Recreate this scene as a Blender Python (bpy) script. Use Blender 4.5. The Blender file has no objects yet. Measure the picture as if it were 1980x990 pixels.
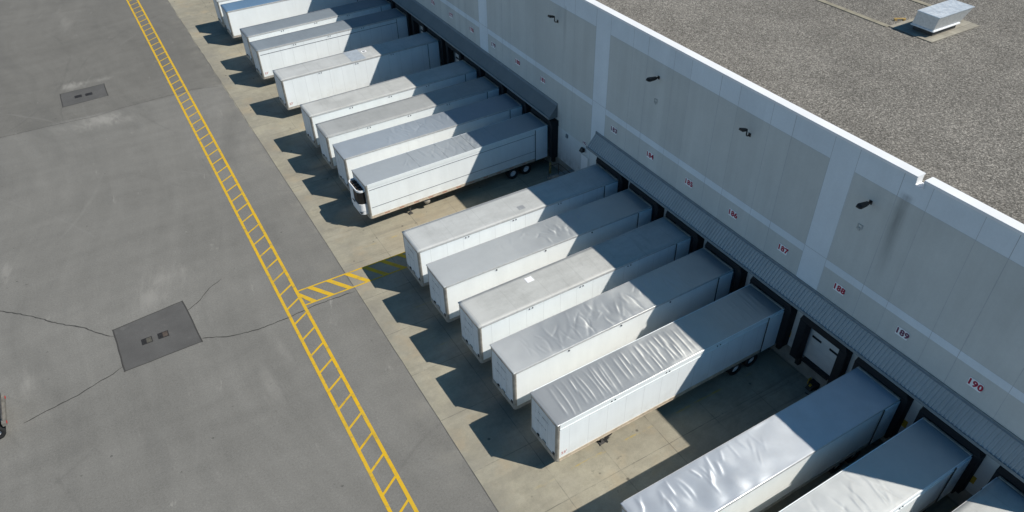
import bpy, math, random
import numpy as np
from mathutils import Matrix, Vector

random.seed(7)
rng = np.random.default_rng(11)
scene = bpy.context.scene
COL = scene.collection
PI = math.pi

# ------------------------------------------------------------------ helpers
def tag(o, label=None, cat=None, group=None, kind=None):
    if label: o['label'] = label
    if cat: o['category'] = cat
    if group: o['group'] = group
    if kind: o['kind'] = kind
    return o

def empty(name, loc, rz=0.0):
    o = bpy.data.objects.new(name, None)
    o.empty_display_size = 0.3
    COL.objects.link(o)
    o.location = loc
    o.rotation_euler = (0, 0, rz)
    return o

def copy_tree(o, parent=None):
    c = o.copy()
    COL.objects.link(c)
    if parent is not None: c.parent = parent
    for ch in [x for x in bpy.data.objects if x.parent == o]:
        copy_tree(ch, c)
    return c

class MB:
    """collects shapes, links them as ONE mesh object"""
    def __init__(s): s.v = []; s.f = []; s.m = []; s.sm = []
    def add(s, vs, fs, m=0, smooth=False):
        b = len(s.v); s.v += [tuple(map(float, p)) for p in vs]
        for f in fs:
            s.f.append(tuple(b + i for i in f)); s.m.append(m); s.sm.append(smooth)
        return s
    def quad(s, a, b, c, d, m=0): return s.add([a, b, c, d], [(0, 1, 2, 3)], m)
    def box(s, x0, x1, y0, y1, z0, z1, m=0):
        vs = [(x, y, z) for x in (x0, x1) for y in (y0, y1) for z in (z0, z1)]
        return s.add(vs, [(0, 1, 3, 2), (4, 6, 7, 5), (0, 4, 5, 1), (2, 3, 7, 6), (0, 2, 6, 4), (1, 5, 7, 3)], m)
    def hexa(s, bot, top, m=0):
        return s.add(list(bot) + list(top), [(3, 2, 1, 0), (4, 5, 6, 7), (0, 1, 5, 4), (1, 2, 6, 5), (2, 3, 7, 6), (3, 0, 4, 7)], m)
    def prism(s, poly, z0, z1, m=0, smooth=False):
        n = len(poly)
        s.add([(x, y, z0) for x, y in poly] + [(x, y, z1) for x, y in poly],
              [(i, (i + 1) % n, n + (i + 1) % n, n + i) for i in range(n)], m, smooth)
        s.add([(x, y, z0) for x, y in poly], [tuple(reversed(range(n)))], m)
        s.add([(x, y, z1) for x, y in poly], [tuple(range(n))], m)
        return s
    def lathe(s, c, axis, prof, n=24, m=0, smooth=True, cap=True):
        """prof: list of (offset along axis, radius)"""
        ax = Vector(axis).normalized(); t = Vector((0, 0, 1)) if abs(ax.z) < .9 else Vector((1, 0, 0))
        u = ax.cross(t).normalized(); w = ax.cross(u); c = Vector(c)
        vs = []; fs = []
        for (d, r) in prof:
            for k in range(n):
                a = 2 * PI * k / n
                vs.append(c + ax * d + (u * math.cos(a) + w * math.sin(a)) * r)
        for j in range(len(prof) - 1):
            for k in range(n):
                k2 = (k + 1) % n
                fs.append((j * n + k, j * n + k2, (j + 1) * n + k2, (j + 1) * n + k))
        s.add(vs, fs, m, smooth)
        L = len(prof) - 1
        if not cap: return s
        if prof[0][1] > 1e-4: s.add(vs[:n], [tuple(reversed(range(n)))], m)
        if prof[L][1] > 1e-4: s.add(vs[L * n:], [tuple(range(n))], m)
        return s
    def cyl(s, c, axis, r, d, n=16, m=0): return s.lathe(c, axis, [(-d / 2, r), (d / 2, r)], n, m)
    def tube(s, pts, r, n=10, m=0):
        pts = [Vector(p) for p in pts]; rings = []
        for i, p in enumerate(pts):
            d = (pts[min(i + 1, len(pts) - 1)] - pts[max(i - 1, 0)]).normalized()
            t = Vector((0, 0, 1)) if abs(d.z) < .95 else Vector((1, 0, 0))
            u = d.cross(t).normalized(); w = d.cross(u)
            rings.append([p + (u * math.cos(2 * PI * k / n) + w * math.sin(2 * PI * k / n)) * r for k in range(n)])
        vs = [q for R in rings for q in R]; fs = []
        for j in range(len(pts) - 1):
            for k in range(n):
                k2 = (k + 1) % n
                fs.append((j * n + k, j * n + k2, (j + 1) * n + k2, (j + 1) * n + k))
        s.add(vs, fs, m, True); s.add(rings[0], [tuple(range(n))], m); s.add(rings[-1], [tuple(reversed(range(n)))], m)
        return s
    def mesh(s, name, mats):
        me = bpy.data.meshes.new(name)
        me.from_pydata(s.v, [], s.f)
        for m in (mats if isinstance(mats, (list, tuple)) else [mats]): me.materials.append(m)
        me.polygons.foreach_set('material_index', s.m)
        me.polygons.foreach_set('use_smooth', s.sm)
        import bmesh
        bm = bmesh.new(); bm.from_mesh(me)
        bmesh.ops.recalc_face_normals(bm, faces=bm.faces); bm.to_mesh(me); bm.free()
        me.update()
        return me
    def build(s, name, mats, parent=None, bevel=0):
        return link(name, s.mesh(name, mats), parent, bevel)

def link(name, me, parent=None, bevel=0):
    o = bpy.data.objects.new(name, me); COL.objects.link(o)
    if parent is not None: o.parent = parent
    if bevel:
        b = o.modifiers.new('Bevel', 'BEVEL'); b.width = bevel; b.segments = 2; b.limit_method = 'ANGLE'
    return o

def strip(pts, w):
    """flat ribbon along a polyline on z of the points"""
    m = MB(); pts = [Vector(p) for p in pts]; L = []; R = []
    for i, p in enumerate(pts):
        d = (pts[min(i + 1, len(pts) - 1)] - pts[max(i - 1, 0)]); d.z = 0; d.normalize()
        n = Vector((-d.y, d.x, 0)); ww = w[i] if isinstance(w, list) else w
        L.append(p + n * ww / 2); R.append(p - n * ww / 2)
    for i in range(len(pts) - 1): m.quad(R[i], R[i + 1], L[i + 1], L[i])
    return m

# ------------------------------------------------------------------ material kit
class Mat:
    def __init__(s, name):
        s.m = bpy.data.materials.new(name); s.m.use_nodes = True
        s.nt = s.m.node_tree; s.n = s.nt.nodes; s.l = s.nt.links
        s.b = s.n['Principled BSDF']
        s._pos = None
    def node(s, t, **kw):
        nd = s.n.new(t)
        for k, v in kw.items():
            if k == 'ins':
                for kk, vv in v.items(): s.put(nd.inputs[kk], vv)
            else: setattr(nd, k, v)
        return nd
    def put(s, sock, v):
        if isinstance(v, bpy.types.NodeSocket): s.l.new(v, sock)
        elif isinstance(v, (int, float)):
            if sock.type in ('RGBA',): sock.default_value = (v, v, v, 1)
            elif sock.type == 'VECTOR': sock.default_value = (v, v, v)
            else: sock.default_value = v
        else:
            v = tuple(v)
            if sock.type == 'RGBA' and len(v) == 3: v = v + (1,)
            sock.default_value = v
    def world(s):
        if s._pos is None: s._pos = s.node('ShaderNodeNewGeometry').outputs['Position']
        return s._pos
    def objc(s): return s.node('ShaderNodeTexCoord').outputs['Object']
    def rnd(s): return s.node('ShaderNodeObjectInfo').outputs['Random']
    def xyz(s, v): return s.node('ShaderNodeSeparateXYZ', ins={0: v}).outputs
    def comb(s, x, y, z): return s.node('ShaderNodeCombineXYZ', ins={0: x, 1: y, 2: z}).outputs[0]
    def scale(s, v, sc): return s.node('ShaderNodeVectorMath', operation='MULTIPLY', ins={0: v, 1: sc}).outputs[0]
    def vadd(s, v, w): return s.node('ShaderNodeVectorMath', operation='ADD', ins={0: v, 1: w}).outputs[0]
    def noise(s, v, sc, det=4, rough=.55, dist=0.0):
        return s.node('ShaderNodeTexNoise', ins={'Vector': v, 'Scale': sc, 'Detail': det, 'Roughness': rough, 'Distortion': dist}).outputs['Fac']
    def vor(s, v, sc, out='Distance', feature='F1'):
        return s.node('ShaderNodeTexVoronoi', feature=feature, ins={'Vector': v, 'Scale': sc}).outputs[out]
    def math(s, op, a, b=0.0, c=0.0, clamp=False):
        return s.node('ShaderNodeMath', operation=op, use_clamp=clamp, ins={0: a, 1: b, 2: c}).outputs[0]
    def ramp(s, f, lo, hi, a=0.0, b=1.0):
        return s.node('ShaderNodeMapRange', ins={'Value': f, 'From Min': lo, 'From Max': hi, 'To Min': a, 'To Max': b}).outputs[0]
    def smooth(s, f, lo, hi):
        return s.node('ShaderNodeMapRange', interpolation_type='SMOOTHSTEP', ins={'Value': f, 'From Min': lo, 'From Max': hi}).outputs[0]
    def mix(s, f, a, b, mode='MIX'):
        nd = s.node('ShaderNodeMix', data_type='RGBA', blend_type=mode)
        s.put(nd.inputs[0], f); s.put(nd.inputs[6], a); s.put(nd.inputs[7], b)
        return nd.outputs[2]
    def mul(s, a, b): return s.math('MULTIPLY', a, b)
    def line(s, coord, period, offset, half, soft=.006):
        """1 on lines every `period` along a coordinate"""
        a = s.math('SUBTRACT', coord, offset - period / 2)
        f = s.math('FLOORED_MODULO', a, period)
        d = s.math('ABSOLUTE', s.math('SUBTRACT', f, period / 2))
        return s.ramp(d, half, half + soft, 1, 0)
    def gauss(s, v, c, rad):
        """soft blob of 1 at world point c with radii rad"""
        d = s.scale(s.vadd(v, tuple(-q for q in c)), tuple(1 / r for r in rad))
        return s.ramp(s.node('ShaderNodeVectorMath', operation='LENGTH', ins={0: d}).outputs['Value'], 0, 1, 1, 0)
    def bump(s, h, strength=.3, dist=.01):
        nd = s.node('ShaderNodeBump', ins={'Height': h, 'Strength': strength, 'Distance': dist})
        s.l.new(nd.outputs[0], s.b.inputs['Normal'])
    def set(s, col=None, rough=None, metal=None, spec=None):
        for k, v in (('Base Color', col), ('Roughness', rough), ('Metallic', metal), ('Specular IOR Level', spec)):
            if v is not None: s.put(s.b.inputs[k], v)
        return s.m

def plain(name, col, rough=.6, metal=0.0, var=.12, sc=3.0, spec=.4):
    M = Mat(name)
    n = M.noise(M.objc(), sc, 5, .6)
    f = M.ramp(n, .3, .7, 1 - var, 1 + var)
    c = M.mix(1.0, col, M.comb(f, f, f), 'MULTIPLY')
    return M.set(c, rough, metal, spec)

# ---- ground
def mat_asphalt():
    M = Mat('asphalt'); P = M.world(); X = M.xyz(P)
    wob = M.ramp(M.noise(P, .5, 3), 0, 1, -.6, .6)
    far = M.smooth(M.math('ADD', X[1], wob), 56.9, 57.3)
    base = M.mix(far, (.179, .172, .156), (.155, .148, .133))
    big = M.ramp(M.noise(P, .07, 5, .6), .3, .7, .90, 1.10)
    mid = M.ramp(M.noise(P, .9, 6, .65), .3, .7, .95, 1.05)
    # broad swept tyre arcs: strongly stretched noise, bent by a slow field
    bend = M.vadd(P, M.scale(M.node('ShaderNodeTexNoise', ins={'Vector': P, 'Scale': .03, 'Detail': 1}).outputs['Color'], (14, 14, 0)))
    tr = M.noise(M.scale(bend, (.95, .09, 1)), .8, 4, .6)
    tr2 = M.noise(M.scale(bend, (.07, .8, 1)), .8, 4, .6)
    trk = M.math('MULTIPLY', M.ramp(tr, .3, .7, .94, 1.06), M.ramp(tr2, .3, .7, .95, 1.05))
    g1 = M.ramp(M.noise(P, 9, 4, .75), .25, .75, .80, 1.20)
    g2 = M.ramp(M.noise(P, 26, 3, .8), .25, .75, .72, 1.28)
    f = M.mul(M.mul(big, mid), M.mul(trk, M.mul(g1, g2)))
    c = M.mix(1.0, base, M.comb(f, f, f), 'MULTIPLY')
    # pale efflorescence patches near the repairs
    blot = M.noise(M.scale(bend, (1.6, .45, 1)), .9, 8, .72, .6)
    for cx, cy, rx, ry, k in [(-33.6, 65.3, 2.2, 1.6, .6), (-30.7, 65.2, 1.8, 1.0, .45), (-32.2, 55.6, 4.0, 2.6, .62), (-29.6, 54.6, 1.8, 1.6, .4),
                              (-32.4, 26.0, 1.6, 2.6, .42), (-31.0, 27.6, 3.0, 2.6, .38), (-40.3, 21.8, .8, 2.4, .42), (-27.4, 13.5, 1.0, 4.0, .28),
                              (-41.0, 34.5, .8, 2.6, .42), (-25.9, 16.0, .8, 2.6, .2), (-32.5, 86, 1.4, 9.0, .22), (-36, 44, 5, 3, .12)]:
        m = M.mul(M.smooth(M.math('ADD', M.gauss(P, (cx, cy, 0), (rx, ry, 9)), M.mul(M.math('SUBTRACT', blot, .5), 2.2)), .25, 1.1), k)
        c = M.mix(m, c, (.32, .305, .275))
    # scuffs left by turning trailers: thin broken arcs
    for cx, cy, rr_, w_, kk, col_ in [(-62, 4, 24.5, .16, .30, (.085, .082, .076)), (-62, 4, 26.6, .14, .22, (.085, .082, .076)), (-8, 58, 27, .15, .28, (.09, .086, .08)), (-8, 58, 25.1, .13, .2, (.26, .25, .23)),
                                     (-50, 48, 17, .2, .25, (.26, .25, .23)), (-58, 40, 33, .15, .22, (.09, .086, .08)), (-12, -14, 21, .16, .26, (.09, .086, .08)), (-12, -14, 18.9, .14, .2, (.25, .24, .22)), (-55, 74, 22, .18, .25, (.09, .086, .08)), (-70, 20, 38.5, .14, .2, (.25, .24, .22))]:
        dd = M.node('ShaderNodeVectorMath', operation='DISTANCE', ins={0: P, 1: (cx, cy, 0)}).outputs['Value']
        wv = M.math('ADD', dd, M.ramp(M.noise(P, .12, 2), 0, 1, -.8, .8))
        ln_ = M.ramp(M.math('ABSOLUTE', M.math('SUBTRACT', wv, rr_)), 0, w_, 1, 0)
        c = M.mix(M.mul(M.mul(ln_, M.smooth(M.noise(P, .16, 4, .6), .45, .62)), kk), c, col_)
    # oil drips
    od = M.mul(M.smooth(M.noise(P, 1.7, 4, .7), .64, .74), M.smooth(M.noise(P, .11, 3), .5, .62))
    c = M.mix(M.mul(od, .45), c, (.06, .057, .052))
    # small dark specks
    v = M.vor(P, .55); sz = M.vor(P, .55, 'Color'); sx = M.xyz(sz)
    spk = M.mul(M.ramp(M.math('ADD', v, M.ramp(M.noise(P, 22, 2), .3, .7, -.025, .025)), .022, .045, 1, 0), M.math('GREATER_THAN', sx[0], .35))
    c = M.mix(M.mul(spk, .7), c, (.045, .043, .04))
    dk = M.smooth(M.noise(M.scale(bend, (.5, .12, 1)), .55, 5, .6), .52, .72)
    c = M.mix(M.mul(dk, .28), c, (.10, .097, .09))
    # dust blown over the edge of the concrete
    ed = M.mul(M.ramp(X[0], -21.8, -19.9, 0, 1), M.smooth(M.noise(P, .5, 5, .6), .45, .75))
    c = M.mix(M.mul(ed, .45), c, (.28, .265, .225))
    M.bump(M.noise(P, 60, 3, .7), .25, .01)
    return M.set(c, .93, 0, .25)

def mat_concrete():
    M = Mat('apron_concrete'); P = M.world(); X = M.xyz(P)
    big = M.noise(P, .16, 6, .62); mid = M.noise(P, 1.1, 6, .65)
    c = M.mix(M.smooth(big, .3, .7), (.262, .240, .186), (.362, .333, .252))
    f = M.mul(M.mul(M.ramp(mid, .25, .75, .80, 1.16), M.ramp(M.noise(P, 4.5, 5, .75), .25, .75, .90, 1.10)), M.ramp(M.noise(P, 22, 3, .75), .25, .75, .88, 1.12))
    c = M.mix(1.0, c, M.comb(f, f, f), 'MULTIPLY')
    # rusty / ochre bloom
    c = M.mix(M.mul(M.math('MAXIMUM', M.smooth(M.noise(P, .35, 4, .6), .50, .72), M.mul(M.smooth(M.gauss(P, (-9.5, 22.5, 0), (9, 4.5, 9)), .0, .6), M.ramp(M.noise(P, .8, 5, .7), .3, .7, .5, 1))), .55), c, (.385, .305, .195))
    # tyre tracks along the bays
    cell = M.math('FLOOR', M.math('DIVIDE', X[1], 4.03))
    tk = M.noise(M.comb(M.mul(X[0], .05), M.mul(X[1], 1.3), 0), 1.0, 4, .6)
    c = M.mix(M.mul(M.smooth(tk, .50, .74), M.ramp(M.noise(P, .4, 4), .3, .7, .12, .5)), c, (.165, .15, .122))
    sw = M.noise(M.scale(M.vadd(P, (5, 3, 0)), (.12, .7, 1)), 1.0, 5, .7, 1.2)
    c = M.mix(M.mul(M.smooth(sw, .52, .7), .22), c, (.42, .39, .32))
    # asphalt-coloured film at outer edge
    ed = M.mul(M.ramp(X[0], -19.9, -17.2, 1, 0), M.smooth(M.noise(P, .3, 5, .65), .35, .65))
    c = M.mix(M.mul(ed, .6), c, (.20, .19, .168))
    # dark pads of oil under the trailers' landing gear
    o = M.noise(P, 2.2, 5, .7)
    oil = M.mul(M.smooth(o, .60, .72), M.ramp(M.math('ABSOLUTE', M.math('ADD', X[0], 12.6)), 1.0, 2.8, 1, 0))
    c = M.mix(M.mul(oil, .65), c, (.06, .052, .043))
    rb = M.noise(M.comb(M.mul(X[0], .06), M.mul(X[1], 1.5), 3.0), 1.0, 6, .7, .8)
    c = M.mix(M.mul(M.mul(M.smooth(rb, .48, .72), M.ramp(X[0], -12, -3, 0, 1)), .5), c, (.085, .08, .072))  # tyre rubber streaks, also painting the shaded bays darker toward the wall
    gr_ = M.mul(M.smooth(M.noise(P, .55, 6, .72), .52, .74), .40)
    c = M.mix(gr_, c, (.14, .128, .105))
    # slab joints
    jw = M.ramp(M.noise(P, 1.2, 3), 0, 1, -.03, .03)
    jx = M.mul(M.line(M.math('ADD', X[0], jw), 3.35, -12.9, .010, .02), M.math('GREATER_THAN', X[0], -18.5))
    jy = M.line(M.math('ADD', X[1], jw), 4.03, -2.36, .012, .02)
    jn = M.ramp(M.noise(P, .5, 4, .7), .38, .62, .08, .62)
    c = M.mix(M.mul(M.math('MAXIMUM', jx, jy), jn), c, (.075, .068, .058))
    # faded yellow bay lines
    yl = M.line(X[1], 4.03, -.92, .055, .02)
    fd = M.smooth(M.noise(M.scale(P, (.5, 2.5, 1)), 1.1, 5, .7), .50, .66)
    c = M.mix(M.mul(M.mul(yl, fd), M.mul(M.ramp(X[0], -17.6, -16.2, 0, 1), .75)), c, (.47, .33, .05))
    # specks
    v = M.vor(P, .8); sx = M.xyz(M.vor(P, .8, 'Color'))
    c = M.mix(M.mul(M.mul(M.ramp(v, .05, .09, 1, 0), M.math('GREATER_THAN', sx[0], .5)), .7), c, (.05, .045, .04))
    M.bump(M.noise(P, 30, 4, .7), .2, .01)
    return M.set(c, .9, 0, .3)

def mat_patch():
    M = Mat('patch_asphalt'); P = M.world()
    f = M.mul(M.ramp(M.noise(P, .5, 5, .6), .3, .7, .86, 1.12), M.mul(M.ramp(M.noise(P, 16, 3, .7), .25, .75, .9, 1.1), M.ramp(M.noise(P, 50, 2), .25, .75, .88, 1.12)))
    c = M.mix(1.0, (.098, .095, .091), M.comb(f, f, f), 'MULTIPLY')
    c = M.mix(M.mul(M.smooth(M.noise(P, .7, 5, .65), .55, .75), .35), c, (.2, .19, .18))
    return M.set(c, .92, 0, .25)

def mat_tar():
    M = Mat('crack_tar'); P = M.world()
    c = M.mix(M.noise(P, 6, 4, .7), (.03, .029, .028), (.075, .072, .066))
    return M.set(c, .8, 0, .3)

def mat_yellow():
    M = Mat('road_paint_yellow'); P = M.world()
    n = M.noise(P, 2.2, 6, .72); w = M.noise(P, 22, 3, .7)
    c = M.mix(M.smooth(M.noise(P, .4, 3), .3, .7), (.64, .385, .012), (.58, .37, .025))
    wear = M.math('ADD', M.mul(M.smooth(n, .50, .70), .62), M.mul(M.smooth(w, .54, .72), .45), clamp=True)
    c = M.mix(wear, c, (.22, .19, .11))
    tk = M.smooth(M.noise(M.scale(P, (.2, 1.4, 1)), 1.1, 3, .6), .55, .72)
    c = M.mix(M.mul(tk, .35), c, (.2, .15, .05))
    return M.set(c, .75, 0, .3)

# ---- building
def mat_wall(name, col, streak=.06):
    M = Mat(name); P = M.world(); X = M.xyz(P)
    f = M.mul(M.ramp(M.noise(M.scale(P, (1, 1.3, .07)), 1.0, 5, .65), .25, .75, 1 - streak, 1 + streak),
              M.ramp(M.noise(P, .35, 5, .6), .3, .7, .95, 1.05))
    f = M.mul(f, M.ramp(M.noise(P, 9, 3, .7), .25, .75, .97, 1.03))
    c = M.mix(1.0, col, M.comb(f, f, f), 'MULTIPLY')
    # per-panel tone
    pc = M.math('FLOOR', M.math('DIVIDE', M.math('SUBTRACT', X[1], 2.3), 2.015))
    wn = M.node('ShaderNodeTexWhiteNoise', noise_dimensions='1D', ins={'W': pc}).outputs['Value']
    g = M.ramp(wn, 0, 1, .97, 1.03)
    c = M.mix(1.0, c, M.comb(g, g, g), 'MULTIPLY')
    wob = M.ramp(M.noise(M.scale(P, (1, 1, .4)), .8, 3), 0, 1, -.25, .25)
    for yc, hw, z0, z1, k in [(-4.72, .46, 9.0, 14.3, .52), (23.95, .3, 9.5, 14.2, .28), (-4.6, .9, 8.2, 13.5, .16)]:
        d = M.math('ABSOLUTE', M.math('SUBTRACT', M.math('ADD', X[1], wob), yc))
        m = M.mul(M.smooth(M.ramp(d, 0, hw, 1, 0), 0, 1), M.mul(M.smooth(X[2], z0, z1 - 1), M.ramp(X[2], z1, z1 + .2, 1, 0)))
        n = M.ramp(M.noise(M.scale(P, (1, 6, .5)), 1.5, 4), .3, .7, .6, 1)
        c = M.mix(M.mul(M.mul(m, n), k), c, (.11, .115, .11))
    # grime rising from the yard
    gr = M.mul(M.ramp(X[2], 1.2, 2.6, 1, 0), M.smooth(M.noise(P, 1.5, 5, .7), .35, .7))
    c = M.mix(M.mul(gr, .5), c, (.2, .19, .17))
    M.bump(M.noise(P, 25, 3, .7), .08, .01)
    return M.set(c, .8, 0, .3)

def mat_gravel():
    M = Mat('roof_gravel'); P = M.world()
    a = M.xyz(M.vor(P, 15, 'Color'))[0]
    b = M.xyz(M.vor(M.vadd(P, (3.1, 1.7, 0)), 24, 'Color'))[1]
    n = M.noise(P, 7, 3, .8)
    s_ = M.math('ADD', M.mul(a, .55), M.mul(b, .45))
    v = M.math('ADD', M.ramp(s_, .12, .88, .0, 1), M.ramp(n, .3, .7, -.22, .22))
    cr = M.node('ShaderNodeValToRGB', ins={0: v})
    e = cr.color_ramp.elements
    e[0].position = 0.0; e[0].color = (.085, .078, .068, 1)
    e[1].position = 1.0; e[1].color = (.405, .372, .322, 1)
    for p_, c_ in ((.35, (.166, .153, .133, 1)), (.6, (.20, .186, .163, 1)), (.82, (.292, .269, .235, 1))):
        q = e.new(p_); q.color = c_
    big = M.mul(M.ramp(M.noise(P, .3, 6, .7), .3, .7, .84, 1.16), M.ramp(M.noise(P, .06, 4), .3, .7, .92, 1.08))
    c = M.mix(1.0, cr.outputs[0], M.comb(big, big, big), 'MULTIPLY')
    M.bump(s_, .8, .04)
    return M.set(c, .95, 0, .2)

# ---- trailers
def mat_side(name, col, seams=True, seam_dark=.32, dirt=.25, period=1.22):
    M = Mat(name); P = M.objc(); X = M.xyz(P); R = M.rnd()
    Q = M.vadd(P, M.comb(M.mul(R, 60), M.mul(R, 23), 0))
    f = M.mul(M.ramp(M.noise(M.scale(Q, (1.5, 1, .25)), 1.0, 5, .65), .3, .7, .955, 1.03), M.ramp(M.noise(Q, .4, 4), .3, .7, .97, 1.02))
    c = M.mix(1.0, col, M.comb(f, f, f), 'MULTIPLY')
    if seams:
        sm = M.line(X[0], period, -.6, .007, .012)
        c = M.mix(M.mul(sm, seam_dark), c, (.33, .34, .35))
    ag = M.ramp(R, 0, 1, .97, 1.02)
    c = M.mix(1.0, c, M.comb(ag, ag, M.mul(ag, M.ramp(R, 0, 1, .985, 1.0))), 'MULTIPLY')
    low = M.mul(M.ramp(X[2], 1.1, 2.4, 1, 0), M.smooth(M.noise(Q, 1.3, 6, .7), .34, .68))
    c = M.mix(M.mul(low, dirt * 1.1), c, (.40, .36, .30))
    st = M.smooth(M.noise(M.scale(Q, (5, 1, .15)), 1.0, 4, .7), .60, .78)
    c = M.mix(M.mul(st, dirt * .5), c, (.46, .44, .40))
    ru = M.mul(M.smooth(M.noise(M.scale(Q, (9, 1, .12)), 1.0, 3, .6), .68, .78), M.smooth(M.noise(Q, .6, 3), .45, .6))
    c = M.mix(M.mul(ru, .35), c, (.36, .27, .19))
    return M.set(c, .42, 0, .4)

def mat_nose():
    M = Mat('nose_panel'); P = M.objc(); R = M.rnd()
    Q = M.vadd(P, M.comb(0, M.mul(R, 60), M.mul(R, 11)))
    f = M.ramp(M.noise(M.scale(Q, (1, 3, .4)), 1.0, 5, .65), .3, .7, .88, 1.06)
    c = M.mix(1.0, (.78, .79, .79), M.comb(f, f, f), 'MULTIPLY')
    c = M.mix(M.mul(M.smooth(M.noise(Q, 2.2, 6, .72), .52, .75), .5), c, (.40, .36, .30))
    return M.set(c, .45, 0, .4)

def mat_matte_roof(name, col, dark, wear=.6):
    M = Mat(name); P = M.objc(); R = M.rnd(); X = M.xyz(P)
    Q = M.vadd(P, M.comb(M.mul(R, 80), M.mul(R, 31), 0))
    a = M.smooth(M.noise(M.scale(Q, (.55, 1.0, 1)), .9, 6, .68), .28, .72)
    c = M.mix(M.mul(a, wear), col, dark)
    # smears that run across
    s2 = M.smooth(M.noise(M.scale(Q, (2.2, .35, 1)), 1.0, 5, .7, .8), .5, .75)
    c = M.mix(M.mul(s2, .28), c, tuple(.72 * q for q in dark))
    s3 = M.smooth(M.noise(Q, 3.0, 6, .75), .58, .78)
    c = M.mix(M.mul(s3, .3), c, tuple(min(1, 1.25 * q) for q in col))
    g = M.ramp(M.noise(Q, 28, 3, .7), .25, .75, .94, 1.06)
    c = M.mix(1.0, c, M.comb(g, g, g), 'MULTIPLY')
    # cleaner sheet behind the nose
    nz = M.ramp(X[0], -15.3, -14.6, 1, 0)
    c = M.mix(M.mul(nz, .4), c, tuple(min(1, 1.12 * q) for q in col))
    seam = M.line(X[0], 2.44, -1.2, .008, .012)
    c = M.mix(M.mul(seam, .25), c, tuple(.55 * q for q in dark))
    M.bump(M.noise(M.scale(Q, (1, .5, 1)), 2.2, 3, .5), .35, .03)
    return M.set(c, .55, 0, .4)

def mat_metal_roof(name, col, rough, metal=.85, bs=0.0, bsc=2.0, bd=.03, aniso=.9, dull=None, phi=15, tint=(.6, .55, .48), mar=.3):
    """rolled sheet: the lobe spreads across the grain; dull = (x0, x1) oxidised from x0 on, clean at x1"""
    M = Mat(name); P = M.objc(); R = M.rnd(); X = M.xyz(P)
    Q = M.vadd(P, M.comb(M.mul(R, 80), M.mul(R, 31), 0))
    a = M.smooth(M.noise(M.scale(Q, (.8, .8, 1)), 1.1, 6, .7), .35, .7)
    c = M.mix(M.mul(a, mar), col, tuple(q * .8 for q in col))
    b = M.smooth(M.noise(Q, 2.5, 6, .75), .55, .8)
    c = M.mix(M.mul(b, .22), c, tint)
    r = M.ramp(M.noise(Q, 1.5, 5, .65), .3, .7, rough * .9, rough * 1.12)
    an = aniso; mt = metal
    if dull:
        k = M.smooth(M.math('ADD', X[0], M.ramp(M.noise(Q, .6, 4), 0, 1, -1.5, 1.5)), dull[0], dull[1])
        r = M.math('ADD', r, M.mul(M.math('SUBTRACT', 1.0, k), .22)); an = M.mul(k, aniso); mt = M.math('ADD', M.mul(k, metal * .45), metal * .55)
    ph = M.ramp(M.noise(Q, .5, 3), .3, .7, math.radians(phi - 4), math.radians(phi + 4))   # grain of the rolled sheet
    M.put(M.b.inputs['Anisotropic'], an)
    M.put(M.b.inputs['Tangent'], M.comb(M.math('SINE', ph), M.math('COSINE', ph), 0.0))
    if bs:
        M.bump(M.noise(M.scale(Q, (1, .55, 1)), bsc, 3, .5, 1.0), bs, bd)
    return M.set(c, r, mt, .5)

# ------------------------------------------------------------------ materials
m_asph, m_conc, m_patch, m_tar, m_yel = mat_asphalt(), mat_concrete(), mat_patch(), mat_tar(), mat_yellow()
m_panel = mat_wall('wall_panel_paint', (.555, .565, .54))
m_band = mat_wall('wall_band_paint', (.70, .745, .775), .03)
m_wlow = mat_wall('wall_lower_paint', (.62, .64, .64), .04)
m_found = plain('foundation_concrete', (.26, .25, .225), .9, 0, .25, 1.5)
m_joint = plain('joint_sealant', (.43, .44, .45), .8)
m_coping = plain('coping_metal', (.80, .80, .80), .5, 0, .04, .7)
m_grav = mat_gravel()
m_canopy = plain('canopy_ribbed_metal', (.42, .43, .42), .5, .0, .08, .6)
m_canopy2 = plain('canopy_smooth_metal', (.17, .18, .18), .5, .0, .08, .4)
m_flash = plain('canopy_flashing', (.22, .245, .255), .5)
m_seal = plain('dock_seal_vinyl', (.012, .012, .014), .75, 0, .3, 2)
m_rubber = plain('black_rubber', (.018, .018, .018), .85, 0, .3, 5)
m_door = plain('door_paint', (.62, .63, .62), .5, 0, .07, 1.2)
m_glass = plain('dark_glazing', (.02, .025, .03), .12)
m_white = plain('white_enamel', (.84, .84, .84), .5, 0, .02)
m_red = plain('crimson_paint', (.36, .012, .045), .5, 0, .05)
m_dred = plain('faded_plum_paint', (.16, .05, .10), .5, 0, .1)
m_black = plain('black_enamel', (.015, .015, .016), .45, 0, .1)
m_alu = plain('mill_aluminium', (.62, .615, .60), .42, .35, .12, 4)
m_aluold = plain('weathered_aluminium', (.42, .39, .34), .55, .35, .25, 3)
m_tan = plain('tanned_rail', (.52, .44, .34), .6, .2, .3, 3)
m_galv = plain('galvanised_sheet', (.66, .69, .71), .38, .7, .12, 6)
m_rust = plain('rusty_iron', (.085, .066, .054), .85, .1, .35, 8)
m_iron = plain('cast_iron', (.035, .034, .034), .7, .3, .3, 8)
m_steel = plain('underframe_steel', (.075, .071, .067), .7, .1, .3, 3)
m_yellowpl = plain('yellow_plate', (.48, .32, .03), .6, 0, .2, 8)
m_paver = Mat('concrete_paver'); _P = m_paver.world(); _q = m_paver.xyz(_P)
_f = m_paver.mul(m_paver.ramp(m_paver.noise(_P, 2, 5, .65), .3, .7, .84, 1.12), m_paver.ramp(m_paver.noise(m_paver.comb(m_paver.math('FLOOR', m_paver.mul(_q[0], 1.85)), m_paver.math('FLOOR', m_paver.mul(_q[1], 1.9)), 0), 7.3, 0), .3, .7, .9, 1.1))
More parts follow.
